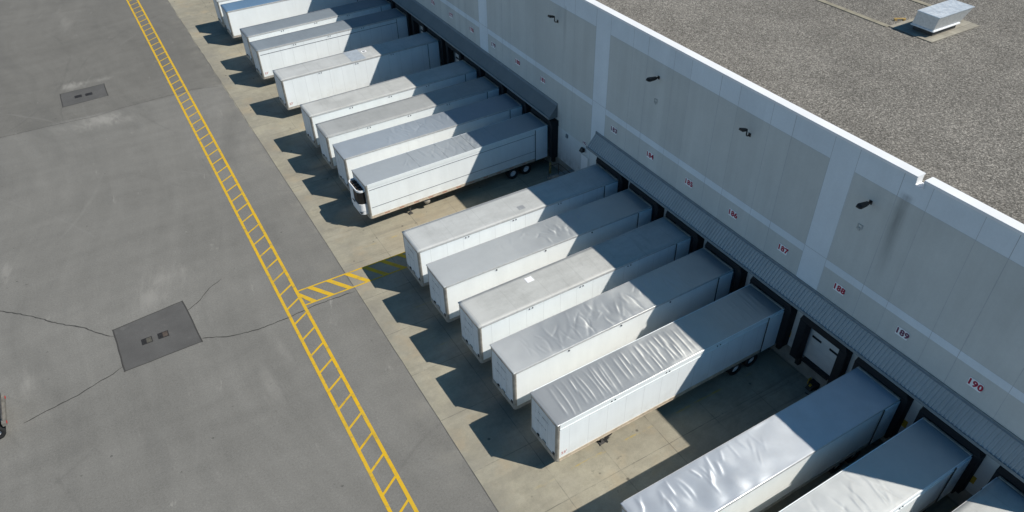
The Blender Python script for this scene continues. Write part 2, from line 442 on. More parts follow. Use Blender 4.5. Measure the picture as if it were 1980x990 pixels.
_c = m_paver.mix(1.0, (.33, .30, .24), m_paver.comb(_f, _f, _f), 'MULTIPLY')
_s = m_paver.math('MAXIMUM', m_paver.line(_q[0], .54, 14.98, .008, .015), m_paver.line(_q[1], .522, 4.72, .008, .015))
m_paver = m_paver.set(m_paver.mix(m_paver.mul(_s, .6), _c, (.12, .11, .09)), .9)
m_wood = plain('yellow_pipe', (.5, .34, .12), .7, 0, .2, 4)
m_amber = plain('amber_lens', (.55, .16, .02), .25)
m_redlens = plain('red_lens', (.45, .02, .02), .25)
m_tape = Mat('reflective_tape')
_X = M_ = None
M = m_tape; X = M.xyz(M.objc()); a = M.math('LESS_THAN', M.math('FLOORED_MODULO', X[0], 1.25), .42)
m_tape = M.set(M.mix(a, (.55, .50, .43), (.40, .06, .04)), .5)
m_text = plain('lettering_red', (.50, .16, .14), .6, 0, .3, 6)
m_ink = plain('lettering_dark', (.06, .065, .08), .5)
m_edge = plain('joint_dirt', (.10, .095, .085), .9, 0, .35, 1.5)
m_side = mat_side('side_white', (.83, .865, .875))
m_side_p = mat_side('side_white_plain', (.83, .865, .87), False, dirt=.22)
m_side_c = mat_side('side_ivory', (.845, .86, .84), False, dirt=.25)
m_nose = mat_nose()
m_white_side_grey = mat_side('side_white_faint', (.79, .805, .81), True, .3)

# ------------------------------------------------------------------ ground
g = MB().quad((-400, -400, 0), (400, -400, 0), (400, 500, 0), (-400, 500, 0))
tag(g.build('asphalt_yard', m_asph), kind='structure')
# apron: edge slightly ragged
ap = MB(); ys = np.arange(-17.5, 110.1, 1.0); pr = None
for y in ys:
    x = -19.78 - .25 * max(0, (y - 30) / 60) + (random.uniform(-.12, .05) if y > 45 else 0)
    if pr: ap.quad((pr[0], pr[1], .006), (.62, pr[1], .006), (.62, y, .006), (x, y, .006))
    pr = (x, y)
ap2 = MB(); 
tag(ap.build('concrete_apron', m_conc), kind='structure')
tag(strip([(-19.8 - .25 * max(0, (y - 30) / 60) + random.uniform(-.02, .02), y, .011) for y in np.arange(-17.5, 110, 1.3)], .03).build('apron_joint', m_edge), kind='structure')

Z1 = .014
def patch(pts, ctr):
    m = MB(); m.add([(x, y, .006) for x, y in pts], [(0, 1, 2, 3)], 0)
    o = m.build('asphalt_patch', m_patch); tag(o, kind='structure')
    # tar seal round the edge
    mm = MB()
    for i in range(4):
        a, b = Vector((*pts[i], .012 + .001 * i)), Vector((*pts[(i + 1) % 4], .012 + .001 * i))
        q = [a.lerp(b, t) + Vector((random.uniform(-.02, .02), random.uniform(-.02, .02), 0)) for t in np.linspace(-.01, 1.01, 7)]
        s = strip(q, .085 if i in (1, 3) else .06); mm.add(s.v, s.f)
    tag(mm.build('patch_seal', m_tar), kind='structure')
patch([(-34.98, 19.5), (-30.2, 19.62), (-30.52, 24.36), (-35.08, 23.84)], None)
patch([(-34.84, 60.5), (-30.58, 60.78), (-30.58, 63.95), (-34.8, 63.85)], None)

def crack(pts, w):
    out = []
    P = [Vector((x, y, .010)) for x, y in pts]
    for a, b in zip(P[:-1], P[1:]):
        n = max(2, int((b - a).length / .22))
        for k in range(n):
            j = .035 if 0 < k else .0
            out.append(a.lerp(b, k / n) + Vector((random.uniform(-j, j), random.uniform(-j, j), 0)))
    out.append(P[-1])
    ws = [w * random.uniform(.7, 1.25) for _ in out]; ws[0] *= .5; ws[-1] *= .3; ws[-2] *= .6
    tag(strip(out, ws).build('pavement_crack', m_tar), kind='structure')
crack([(-43.5, 31.2), (-41.54, 30.0), (-39.71, 28.29), (-38.23, 26.54), (-36.76, 25.16), (-35.64, 23.67), (-35.1, 23.17)], .075)
crack([(-40.74, 18.34), (-39.33, 18.65), (-37.72, 18.95), (-36.64, 19.38), (-35.86, 19.59), (-34.93, 20.05)], .07)
crack([(-30.37, 23.2), (-29.46, 23.78), (-28.63, 24.7), (-27.6, 25.32)], .06)
crack([(-30.14, 19.91), (-28.54, 19.15), (-27.41, 18.88), (-26.75, 18.78), (-24.77, 18.82), (-22.74, 19.06), (-19.9, 18.96)], .07)
crack([(-44, 57.0), (-40.56, 57.07), (-36.55, 57.03), (-32.4, 56.67), (-30.34, 57.04), (-25.12, 57.32), (-22.84, 57.42), (-20.31, 56.62)], .045)

# painted ladder + hatched walkway
lm = MB()
def rect(x0, x1, y0, y1, z=Z1): lm.quad((x0, y0, z), (x1, y0, z), (x1, y1, z), (x0, y1, z))
rect(-24.70, -24.50, -40, 140); rect(-23.53, -23.32, -40, 140)
k = -26
while True:
    y = 2.95 + 1.672 * k
    if y > 138: break
    lm.quad((-24.5, y - .085, Z1), (-23.53, y + .67 - .085, Z1), (-23.53, y + .67 + .085, Z1), (-24.5, y + .085, Z1)); k += 1
tag(lm.build('ladder_marking', m_yel), kind='structure')
lm = MB()
rect(-23.32, -1.2, 21.02, 21.14, .016); rect(-23.32, -1.2, 19.36, 19.48, .016)
for i in range(16):
    x = -22.47 + 1.37 * i
    if x > -2.2: break
    lm.quad((x - .20, 21.02, .016), (x + .83, 19.48, .016), (x + 1.23, 19.48, .016), (x + .20, 21.02, .016))
lm.quad((-23.32, 20.3, .016), (-22.9, 19.48, .016), (-22.5, 19.48, .016), (-23.32, 20.85, .016))
tag(lm.build('hatched_walkway_marking', m_yel), kind='structure')

# drain grates
def drain(x, y, rust, label):
    t = empty('drain_grate', (x, y, .012)); tag(t, label, 'drain', 'drain grates in the patches')
    fr = MB()
    fr.box(-.33, .33, -.28, -.24, 0, .022).box(-.33, .33, .24, .28, 0, .022).box(-.33, -.29, -.24, .24, 0, .022).box(.29, .33, -.24, .24, 0, .022)
    fr.box(-.29, .29, -.24, .24, 0, .003)
    fr.build('frame', m_iron, t)
    gr = MB()
    for i in range(7): gr.box(-.275 + .082 * i, -.235 + .082 * i, -.235, .235, .004, .019, 1 if i > 2 else 0)
    gr.box(-.04, .28, -.23, .23, .004, .012, 1)
    gr.build('grating', [m_iron, rust], t)
m_sand = plain('silted_iron', (.085, .08, .066), .9, 0, .3, 9)
drain(-33.3, 21.6, m_sand, 'silt-filled drain grate, left one in the big dark patch')
drain(-32.28, 21.6, m_rust, 'rust-brown drain grate, right one in the big dark patch')
drain(-33.24, 62.24, m_iron, 'black drain grate, left one in the small dark patch')
drain(-32.24, 62.2, m_iron, 'black drain grate, right one in the small dark patch')

# ------------------------------------------------------------------ warehouse
WX, ZT, YS, YE = .6, 15.45, -17.45, 110.0
wh = empty('warehouse', (WX, YS, 0))
tag(wh, 'long grey concrete panel warehouse with white coping, gravel roof and a row of truck docks', 'warehouse')
def sub(o):   # keep world placing when a part is built in world coordinates
    o.matrix_parent_inverse = wh.matrix_basis.inverted() if False else Matrix.Translation((-WX, -YS, 0)); return o
PIL = [(-1.82, -.28), (18.4, 20.05), (36.1, 37.7), (54.0, 55.6), (72, 73.6), (90, 91.6)]
OPEN = [-3.3, 42.5, 50.7, 62.9]          # bays seen without a trailer
ZN = 15.08
zc = [0, 1.22, 4.2, 8.02, 8.5, 14.08, ZN, ZT]
NOTCH = (-5.24, -4.88)
ycut = sorted(set([YS, YE] + [q for p in PIL for q in p] + [q for o in OPEN for q in (o - 1.28, o + 1.28)] + list(NOTCH)))
w = MB()
for a, b in zip(ycut[:-1], ycut[1:]):
    yc = (a + b) / 2; pil = any(p[0] < yc < p[1] for p in PIL); op = any(abs(yc - o) < 1.28 for o in OPEN)
    for z0, z1 in zip(zc[:-1], zc[1:]):
        if z0 == 1.22 and op: continue
        if z0 == ZN and NOTCH[0] < yc < NOTCH[1]: continue
        if z0 == 0: m = 3
        elif z0 == 1.22: m = 2
        elif pil or z0 in (8.02, 14.08, ZN): m = 1
        else: m = 0
        w.quad((WX, a, z0), (WX, a, z1), (WX, b, z1), (WX, b, z0), m)
for o in OPEN:   # reveals
    a, b = o - 1.28, o + 1.28
    w.quad((WX, a, 1.22), (WX, a, 4.2), (WX + .3, a, 4.2), (WX + .3, a, 1.22), 2)
    w.quad((WX, b, 1.22), (WX, b, 4.2), (WX + .3, b, 4.2), (WX + .3, b, 1.22), 2)
    w.quad((WX, a, 1.22), (WX, b, 1.22), (WX + .3, b, 1.22), (WX + .3, a, 1.22), 3)
    w.quad((WX, a, 4.2), (WX, b, 4.2), (WX + .3, b, 4.2), (WX + .3, a, 4.2), 2)
# end walls and back
w.quad((WX, YS, 0), (90, YS, 0), (90, YS, ZT), (WX, YS, ZT), 1)
w.quad((WX, YE, 0), (90, YE, 0), (90, YE, ZT), (WX, YE, ZT), 1)
w.quad((90, YS, 0), (90, YE, 0), (90, YE, ZT), (90, YS, ZT), 1)
# parapet inside face
for a, b in ((YS, NOTCH[0]), (NOTCH[1], YE)):
    w.quad((1.05, a, 14.9), (1.05, b, 14.9), (1.05, b, ZT), (1.05, a, ZT), 1)
w.quad((1.05, NOTCH[0], 14.9), (1.05, NOTCH[1], 14.9), (1.05, NOTCH[1], ZN), (1.05, NOTCH[0], ZN), 1)
for y in NOTCH: w.quad((WX, y, ZN), (1.05, y, ZN), (1.05, y, ZT), (WX, y, ZT), 4)
w.quad((WX, NOTCH[0], ZN), (1.05, NOTCH[0], ZN), (1.05, NOTCH[1], ZN), (WX, NOTCH[1], ZN), 4)
def jbox(*a): w.box(*a, 5)
# panel joints, 3 mm proud sealant lines
J = [-15.9, -13.8, -12.3, -9.75, -8.25, -5.75, -4.25, -1.80, -.29] + [2.27, 3.82, 6.28, 7.81, 10.33, 11.86, 14.38, 15.91, 18.39, 20.06, 22.66, 24.1, 28.0, 29.5, 32.05, 33.5, 36.1, 37.7]
J += [40.2, 41.7, 44.2, 45.8, 48.3, 49.8, 52.3, 54, 55.6, 58.2, 60, 62.2, 64]
for i, y in enumerate(J):
    hw = .009 if i % 3 else .014
    jbox(WX - .003, WX + .05, y - hw, y + hw, 4.9 if y < 19.4 or y > 24.7 else 1.25, ZT - .02)
for a, b in zip([YS] + [p[1] for p in PIL], [p[0] for p in PIL] + [YE]):
    jbox(WX - .0035, WX + .05, a, b, 14.075, 14.087); jbox(WX - .0035, WX + .05, a, b, 8.495, 8.507)
for p in PIL: jbox(WX - .0035, WX + .05, p[0], p[1], 8.49, 8.512)
sub(w.build('wall', [m_panel, m_band, m_wlow, m_found, m_coping, m_joint], wh))
# coping
cp = MB()
for a, b in ((YS - .05, NOTCH[0]), (NOTCH[1], YE)):
    cp.box(WX - .04, 1.12, a, b, ZT, ZT + .07); cp.box(WX - .045, WX - .004, a, b, ZT - .07, ZT + .066)
cp.box(1.12, 90.1, YS - .05, YS + .45, ZT, ZT + .07)
cp.box(WX - .05, .99, NOTCH[0] - .06, NOTCH[0] - .003, ZN, ZT - .071); cp.box(WX - .05, .97, NOTCH[0] + .004, NOTCH[1] - .12, ZN + .004, ZN + .03)
sub(cp.build('coping', m_coping, wh))
sub(MB().quad((1.05, YS + .4, 15.0), (90, YS + .4, 15.0), (90, YE, 15.0), (1.05, YE, 15.0)).build('roof', m_grav, wh))
# paver slabs on the roof; the seams are in the material
def slab(name, poly, mat):
    m = MB()
    for x0, x1, y0, y1 in poly: m.box(x0, x1, y0, y1, 15.002, 15.045)
    sub(m.build(name, mat, wh))
slab('roof_pad', [(14.98, 19.8, 4.72, 7.85)], m_paver)
m_walk = Mat('walkway_strip'); _P = m_walk.world(); _q = m_walk.xyz(_P)
_f = m_walk.ramp(m_walk.noise(_P, 1.4, 5, .65), .3, .7, .8, 1.15)
_c = m_walk.mix(1.0, (.285, .255, .19), m_walk.comb(_f, _f, _f), 'MULTIPLY')
m_walk = m_walk.set(m_walk.mix(m_walk.mul(m_walk.line(_q[1], .8, 0, .01, .02), .6), _c, (.1, .09, .07)), .9)
slab('roof_walkway', [(14.72, 15.12, 7.852, 60)], m_walk); slab('roof_walkway', [(20.0, 20.4, 8.2, 40)], m_walk)

# canopies
def canopy(y0, y1, zt, zb, xo, mat, pitch, h, seal_):
    m = MB()
    top = (WX, zt); out = (xo, zb + .08)
    d = Vector((out[0] - top[0], 0, out[1] - top[1])); nn = Vector((d.z, 0, -d.x)).normalized()
    if nn.z < 0: nn = -nn
    y = y0; prof = []
    while y < y1 - pitch * .5:
        prof += [(y, 0), (y + pitch * .52, 0), (y + pitch * .62, h), (y + pitch * .90, h)]; y += pitch
    prof.append((y1, 0))
    for (ya, ha), (yb, hb) in zip(prof[:-1], prof[1:]):
        A = Vector((top[0], ya, top[1])) + nn * ha; B = Vector((top[0], yb, top[1])) + nn * hb
        C = Vector((out[0], yb, out[1])) + nn * hb; D = Vector((out[0], ya, out[1])) + nn * ha
        m.quad(A, B, C, D, 0)
    # ends, fascia, soffit, flashings
    for ye in (y0, y1):
        m.add([(WX, ye, zt), (xo, ye, zb + .08), (xo, ye, zb), (WX, ye, zb)], [(0, 1, 2, 3)], 0)
        m.box(xo - .012, WX, ye - .02, ye + .02, zb - .03, zb + .0, 1)
    m.quad((xo, y0, zb), (xo, y1, zb), (xo, y1, zb + .08), (xo, y0, zb + .08), 1)
    m.quad((xo, y0, zb), (xo, y1, zb), (WX, y1, zb), (WX, y0, zb), 1)
    m.box(xo - .055, xo - .012, y0 - .02, y1 + .02, zb - .03, zb + .155, 1)
    m.box(WX - .05, WX - .004, y0 - .03, y1 + .03, zt - .02, zt + .10, 1)
    e = .17; a = Vector((WX, 0, zt)); b = a + d.normalized() * e
    m.hexa([(a.x, y0, a.z + .03), (a.x, y1, a.z + .03), (b.x, y1, b.z + h + .03), (b.x, y0, b.z + h + .03)],
           [(a.x, y0, a.z + .06), (a.x, y1, a.z + .06), (b.x, y1, b.z + h + .05), (b.x, y0, b.z + h + .05)], 1)
    return sub(m.build('canopy', [mat, m_flash], wh))
canopy(-17.4, 19.37, 6.1, 5.0, -.22, m_canopy, .22, .048, None)
canopy(24.69, 104, 6.05, 4.95, -.2, m_canopy2, .6, .012, None)

# dock seals + doors + bumpers
SEALS = [70.9, 66.9, 62.9, 58.85, 54.75, 50.6, 46.5, 42.4, 38.4, 34.2, 30.25, 26.2, 16.78, 12.70, 8.62, 4.65, .60, -3.38, -7.22, -11.2, -15.3]
sm = MB()
def pad(y0, y1, z0, z1, x0=0.0):
    sm.box(x0 + .03, WX - .002, y0, y1, z0, z1); sm.box(x0, x0 + .03, y0 + .03, y1 - .03, z0 + .03, z1 - .03)
pad(1.15, 1.66, 1.25, 4.22, .02); pad(-1.66, -1.15, 1.25, 4.22, .02)
sm.hexa([(0, -1.66, 4.225), (0, 1.66, 4.225), (WX - .002, 1.7, 4.225), (WX - .002, -1.7, 4.225)],
        [(-.03, -1.5, 4.68), (-.03, 1.5, 4.68), (WX - .002, 1.7, 4.68), (WX - .002, -1.7, 4.68)])
seal_me = sm.mesh('dock_seal', m_seal)
bm_ = MB()
bm_.box(.33, WX - .003, -.14, .14, .62, 1.22)
bump_me = bm_.mesh('dock_bumper', m_rubber)
rm = MB()
rm.box(.18, WX - .003, -.26, .26, .02, .34, 0); rm.hexa([(-.12, -.2, .02), (.18, -.2, .02), (.18, .2, .02), (-.12, .2, .02)], [(.02, -.16, .26), (.18, -.2, .34), (.18, .2, .34), (.02, .16, .26)], 0)
rm.box(-.02, .1, -.06, .06, .27, .40, 1); rm.box(.2, .42, .27, .33, .1, .5, 1); rm.tube([(.3, -.3, .1), (.05, -.5, .05), (-.3, -.45, .03), (-.4, -.1, .03)], .03, 8, 0)
rest_me = rm.mesh('vehicle_restraint', [m_iron, m_yellowpl])
for yc in SEALS:
    sub(link('dock_seal', seal_me, wh)).location = (0, yc, 0)
    for q in (-1.22, 1.22): sub(link('dock_bumper', bump_me, wh, .02)).location = (0, yc + q, 0)
    if yc in (62.9, 50.6, 42.4, -3.38):
        sub(link('vehicle_restraint', rest_me, wh)).location = (0, yc - .25, 0)
for yc in OPEN:
    d = MB()
    for i in range(5):
        z0 = 1.23 + i * .59; d.box(WX + .16, WX + .21, -1.275, 1.275, z0, z0 + .575)
    d.box(WX + .17, WX + .20, -1.27, 1.27, 1.23, 4.18)
    d.box(WX + .10, WX + .158, -1.275, -1.2, 1.23, 4.18, 1); d.box(WX + .10, WX + .158, 1.2, 1.275, 1.23, 4.18, 1)
    o = sub(d.build('dock_door', [m_door, m_alu], wh)); o.location = (0, yc, 0)
    for yy in (.62, -.62):
        q = MB(); q.box(WX + .145, WX + .158, yy - .33, yy + .33, 2.92, 3.08)
        q.box(WX + .135, WX + .144, yy - .30, yy + .30, 2.95, 3.05, 1)
        c = q.build('window_pane', [m_black, m_glass], o)
    lv = MB().box(WX - .22, WX + .15, -.95, .95, 1.225, 1.25, 0).box(WX - .2, WX - .01, -.95, .95, 1.12, 1.22, 1)
    o2 = sub(lv.build('dock_leveler', [m_iron, m_rubber], wh)); o2.location = (0, yc, 0)
# man door with lamp and landing
md = MB().box(WX - .03, WX - .004, 20.15, 21.2, 1.25, 3.38, 0).box(WX - .045, WX - .031, 20.25, 21.1, 1.27, 3.3, 1)
md.box(WX - .09, WX - .046, 20.32, 20.4, 2.2, 2.3, 2)
sub(md.build('personnel_door', [m_door, m_white, m_iron], wh))
st = MB()
st.box(-.9, WX - .003, 19.7, 22.4, .007, 1.2)
for i in range(6): st.box(-.9, WX - .003, 22.4 + i * .28, 22.68 + i * .28, .007, 1.2 - .2 * (i + 1) + .0)
o = tag(st.build('entrance_stair', m_found), 'concrete landing with steps below the personnel door marked 182', 'stairs')
gr = MB()
gr.tube([(-.8, 22.3, 1.2), (-.8, 22.3, 2.25), (-.8, 19.8, 2.25), (-.8, 19.8, 1.2)], .03)
gr.tube([(-.8, 22.3, 1.75), (-.8, 19.8, 1.75)], .02); gr.tube([(-.8, 22.3, 2.25), (-.8, 23.7, 1.2), (-.8, 23.7, .25)], .03)
tag(gr.build('hand_rail', m_rust), 'rust-brown hand rail along the concrete landing and steps', 'railing')
bo = MB().lathe((.05, 22.75, 0), (0, 0, 1), [(.007, .09), (1.0, .09), (1.06, .07), (1.09, .02)], 16)
bo = MB().lathe((0, 0, 0), (0, 0, 1), [(.0, .09), (1.0, .09), (1.06, .07), (1.09, .02)], 16).build('bollard', plain('bollard_paint', (.30, .22, .08), .7, 0, .3, 5))
bo.location = (-.25, 24.35, .007)
tag(bo, 'short mustard bollard at the wall beside the steps', 'bollard')

def text_mesh(s, size, offset, depth, mat, bold=0):
    cu = bpy.data.curves.new('t', 'FONT'); cu.body = s; cu.size = size; cu.offset = offset; cu.extrude = depth
    cu.align_x = 'CENTER'; cu.align_y = 'CENTER'; cu.space_character = 1.08
    ob = bpy.data.objects.new('t', cu); COL.objects.link(ob)
    me = bpy.data.meshes.new_from_object(ob.evaluated_get(bpy.context.evaluated_depsgraph_get()))
    bpy.data.objects.remove(ob); me.materials.clear(); me.materials.append(mat)
    if bold:      # heavier strokes: the glyphs overlaid with small shifts
        import bmesh
        bm = bmesh.new(); tmp = me.copy()
        for q, (dx, dy) in enumerate(((0, 0), (1, 0), (-1, 0), (0, 1), (0, -1), (.7, .7), (-.7, -.7), (.7, -.7), (-.7, .7))):
            n0 = len(bm.verts); bm.from_mesh(tmp); bm.verts.ensure_lookup_table()
            for v in bm.verts[n0:]: v.co += Vector((dx * bold, dy * bold, q * .0004))
        bm.to_mesh(me); bm.free()
    return me

# number plates (facing -x)
FACE = Matrix(((0, 0, -1), (-1, 0, 0), (0, 1, 0))).to_4x4()
NUM = {176: 47.51, 177: 43.5, 178: 39.25, 179: 35.15, 180: 30.93, 181: 26.9, 182: 20.8, 183: 17.29, 184: 13.14, 185: 9.14, 186: 5.09, 187: 1.0, 188: -3.04, 189: -7.0, 190: -10.97}
WHERE = {176: 'farthest one visible above the smooth canopy', 182: 'small one above the personnel door'}
for n, y in NUM.items():
    z = 4.45 if n == 182 else 7.29
    s = .46 if n == 182 else .74
    pl = MB().box(-.46 * s, .46 * s, -.34 * s, .34 * s, 0, .015)
    o = pl.build('dock_number_sign', m_white)
    o.matrix_world = Matrix.Translation((WX - .004, y, z)) @ FACE
    tag(o, f'white number plate reading {n} on the warehouse wall, {WHERE.get(n, "above the dock canopy")}', 'number sign', 'dock number signs on the wall')
    c = link('numeral', text_mesh(str(n), .66 * s, .006 * s, .003, m_dred if n in (179, 182, 183, 189) else m_red, .021 * s), o)
    c.location = (0, 0, .019)

# flood lights
def flood(y, z, up, label):
    t = empty('flood_light', (WX, y, z)); t.scale = (.86, .78, .80); tag(t, label, 'flood light', 'flood lights on the wall')
    m = MB().box(-.04, -.004, -.12, .12, -.14, .14); m.build('mounting_plate', m_black, t, .01)
    if up:
        MB().tube([(-.03, 0, 0), (-.16, 0, -.05), (-.28, 0, .02), (-.33, 0, .16), (-.33, 0, .42), (-.40, 0, .52)], .045, 12).build('bracket_arm', m_black, t)
        h = MB().hexa([(-.40, -.13, .48), (-.95, -.21, .62), (-.95, .21, .62), (-.40, .13, .48)], [(-.42, -.10, .64), (-.93, -.18, .80), (-.93, .18, .80), (-.42, .10, .64)])
        h.hexa([(-.34, -.08, .46), (-.42, -.11, .49), (-.42, .11, .49), (-.34, .08, .46)], [(-.34, -.07, .60), (-.44, -.10, .63), (-.44, .10, .63), (-.34, .07, .60)])
        o = h.build('lamp_head', m_black, t, .02)
        MB().hexa([(-.5, -.13, .495), (-.9, -.17, .597), (-.9, .17, .597), (-.5, .13, .495)], [(-.5, -.13, .503), (-.9, -.17, .605), (-.9, .17, .605), (-.5, .13, .503)]).build('lens', m_glass, o)
    else:
        MB().tube([(-.03, 0, 0), (-.14, 0, .03), (-.26, 0, .05)], .06, 12).build('bracket_arm', m_black, t)
        h = MB().hexa([(-.24, -.13, -.05), (-1.0, -.20, -.02), (-1.0, .20, -.02), (-.24, .13, -.05)], [(-.24, -.10, .13), (-.97, -.17, .22), (-.97, .17, .22), (-.24, .10, .13)])
        h.hexa([(-1.0, -.2, -.02), (-1.15, -.14, .03), (-1.15, .14, .03), (-1.0, .2, -.02)], [(-.97, -.17, .22), (-1.13, -.12, .16), (-1.13, .12, .16), (-.97, .17, .22)])
        o = h.build('lamp_head', m_black, t, .02)
        MB().hexa([(-.4, -.14, -.062), (-.95, -.18, -.04), (-.95, .18, -.04), (-.4, .14, -.062)], [(-.4, -.14, -.048), (-.95, -.18, -.026), (-.95, .18, -.026), (-.4, .14, -.048)]).build('lens', m_glass, o)
flood(-3.12, 13.05, False, 'black flood light with level head, nearest to the dark streak on the wall')
flood(13.13, 13.08, False, 'black flood light with level head, high on the wall above sign 184')
flood(5.05, 12.85, True, 'black flood light on a raised gooseneck arm, high on the wall above sign 186')
flood(24.9, 12.85, True, 'black flood light on a raised gooseneck arm, farthest along the wall')
flood(38.9, 12.9, False, 'black flood light with level head, partly out of the top of the frame')
# lamp over the man door
t = empty('wall_lamp', (WX, 20.85, 3.85)); tag(t, 'small black wall lamp over the personnel door', 'wall lamp')
MB().box(-.06, -.004, -.12, .12, -.1, .1).build('back_plate', m_black, t)
MB().hexa([(-.36, -.2, -.14), (-.06, -.2, -.14), (-.06, .2, -.14), (-.36, .2, -.14)], [(-.24, -.16, .14), (-.06, -.18, .16), (-.06, .18, .16), (-.24, .16, .14)]).build('lamp_shade', m_black, t, .02)
# conduit remains below two flood lights
for y, z, lab in ((-3.0, 11.4, 'weathered junction box under the flood light nearest the dark streak'), (13.16, 11.35, 'weathered junction box under the flood light above sign 184'),):
    m = MB().box(-.05, -.003, -.05, .06, -.16, .02).box(-.03, -.003, -.16, -.1, -.05, .22).box(-.03, -.003, .1, .15, -.1, .2).box(-.03, -.003, -.1, .1, .17, .22)
    o = m.build('junction_box', plain('weathered_grey', (.42, .43, .41), .8)); o.location = (WX, y, z); tag(o, lab, 'junction box', 'junction boxes on the wall')
# vents / small boxes on lower wall
m = MB().box(-.1, -.003, -.12, .12, -.15, .15).box(-.13, -.101, -.1, .1, -.12, .02)
o = m.build('wall_box', m_flash); o.location = (WX, 23.2, 3.9); tag(o, 'small grey box on the wall between the two canopies', 'wall box')
# dock signal lights with yellow warning plates between the bays
for i, (y, z, lb) in enumerate([(25.2, 2.16, 'beside the refrigerated trailer'), (-.92, 2.14, 'between the ridged-roof trailer and the open bay'), (-8.95, 2.25, 'between the two trailers under signs 189 and 190'), (-12.88, 2.17, 'beside the nearest trailer at the bottom right'), (-5.0, 2.2, 'between the open bay and the trailer under sign 189')]):
    t = empty('dock_signal', (WX, y, z)); tag(t, f'black dock signal with yellow plate {lb}', 'signal light', 'dock signal lights')
    MB().box(-.02, -.004, -.17, .17, -.28, .22).build('warning_plate', m_yellowpl if i != 0 else m_tan, t)
    b = MB().box(-.17, -.02, .12, .30, -.12, .26).build('lamp_housing', m_black, t, .015)
    MB().lathe((-.17, .21, .17), (-1, 0, 0), [(0, .05), (.05, .06)], 12).build('lamp_visor', m_black, b)

# ------------------------------------------------------------------ rooftop hood
t = empty('roof_ventilator', (16.9, 6.0, 15.0)); tag(t, 'galvanised rooftop exhaust hood with slanted end on a curb', 'roof vent')
def L(x, y, z): return (x - 16.9, y - 6.0, z - 15)
MB().hexa([L(15.8, 5.32, 15.0), L(18.12, 5.32, 15.0), L(18.12, 6.7, 15.0), L(15.8, 6.7, 15.0)], [L(15.8, 5.32, 15.42), L(18.12, 5.32, 15.42), L(18.12, 6.7, 15.42), L(15.8, 6.7, 15.42)]).build('curb', m_steel, t)
m_hood = mat_metal_roof('hood_top', (.62, .66, .69), .36, .6, .9, 5, .05, .8)
h = MB(); B = [L(15.56, 5.2, 15.46), L(18.16, 5.2, 15.46), L(18.16, 6.74, 15.46), L(15.56, 6.74, 15.46)]; T = [L(15.62, 5.1, 16.3), L(19.0, 5.1, 16.3), L(19.0, 6.62, 16.3), L(15.62, 6.62, 16.3)]
h.hexa(B, T, 0); h.build('hood', m_galv, t, .012)
c = MB(); c.hexa([L(15.59, 5.06, 16.303), L(19.04, 5.06, 16.303), L(19.04, 6.66, 16.303), L(15.59, 6.66, 16.303)], [L(15.6, 5.07, 16.335), L(19.03, 5.07, 16.335), L(19.03, 6.65, 16.335), L(15.6, 6.65, 16.335)])
c.build('top_sheet', m_hood, t)
MB().box(-1.36, 1.27, -.86, -.80, .40, .47).box(-1.40, -1.34, -.86, .76, .40, .47).build('drip_edge', m_white, t)
pp = MB().tube([(0, 0, .12), (0, -.75, .12)], .05).box(-.09, .09, -.2, -.05, 0, .07).box(-.09, .09, -.75, -.6, 0, .07)
o = pp.build('gas_pipe', m_wood); o.location = (16.1, 8.35, 15.0); tag(o, 'short ochre pipe on blocks behind the rooftop hood', 'pipe')
o.rotation_euler = (0, 0, math.radians(55))

# ------------------------------------------------------------------ trailers
ZR = 4.11; W2 = 1.3
_cache = {}
def cached(key, fn):
    if key not in _cache: _cache[key] = fn()
    return _cache[key]

def creases(nx, ny, L, items):
    xs = np.linspace(-L, 0, nx)[:, None]; ysv = np.linspace(-W2, W2, ny)[None, :]
    h = np.zeros((nx, ny))
    for (cx, cy, ang, ln, wd, amp, cur) in items:
        dx = xs - cx; dy = ysv - cy
        u = dx * math.cos(ang) + dy * math.sin(ang); v = -dx * math.sin(ang) + dy * math.cos(ang)
        v = v - cur * u * u
        h += amp * np.exp(-(u / ln) ** 4) * np.exp(-(v / wd) ** 2)
    return h
def lowfreq(nx, ny, L, seed, n=26, lam=(1.0, 3.0), amp=.004):
    r = np.random.default_rng(seed); xs = np.linspace(-L, 0, nx)[:, None]; ysv = np.linspace(-W2, W2, ny)[None, :]
    h = np.zeros((nx, ny))
    for _ in range(n):
        lm_ = r.uniform(*lam); a = r.uniform(0, 2 * PI); k = 2 * PI / lm_
        h += amp * lm_ / lam[1] * np.sin(k * (xs * math.cos(a) + ysv * math.sin(a)) + r.uniform(0, 6.3))
    return h
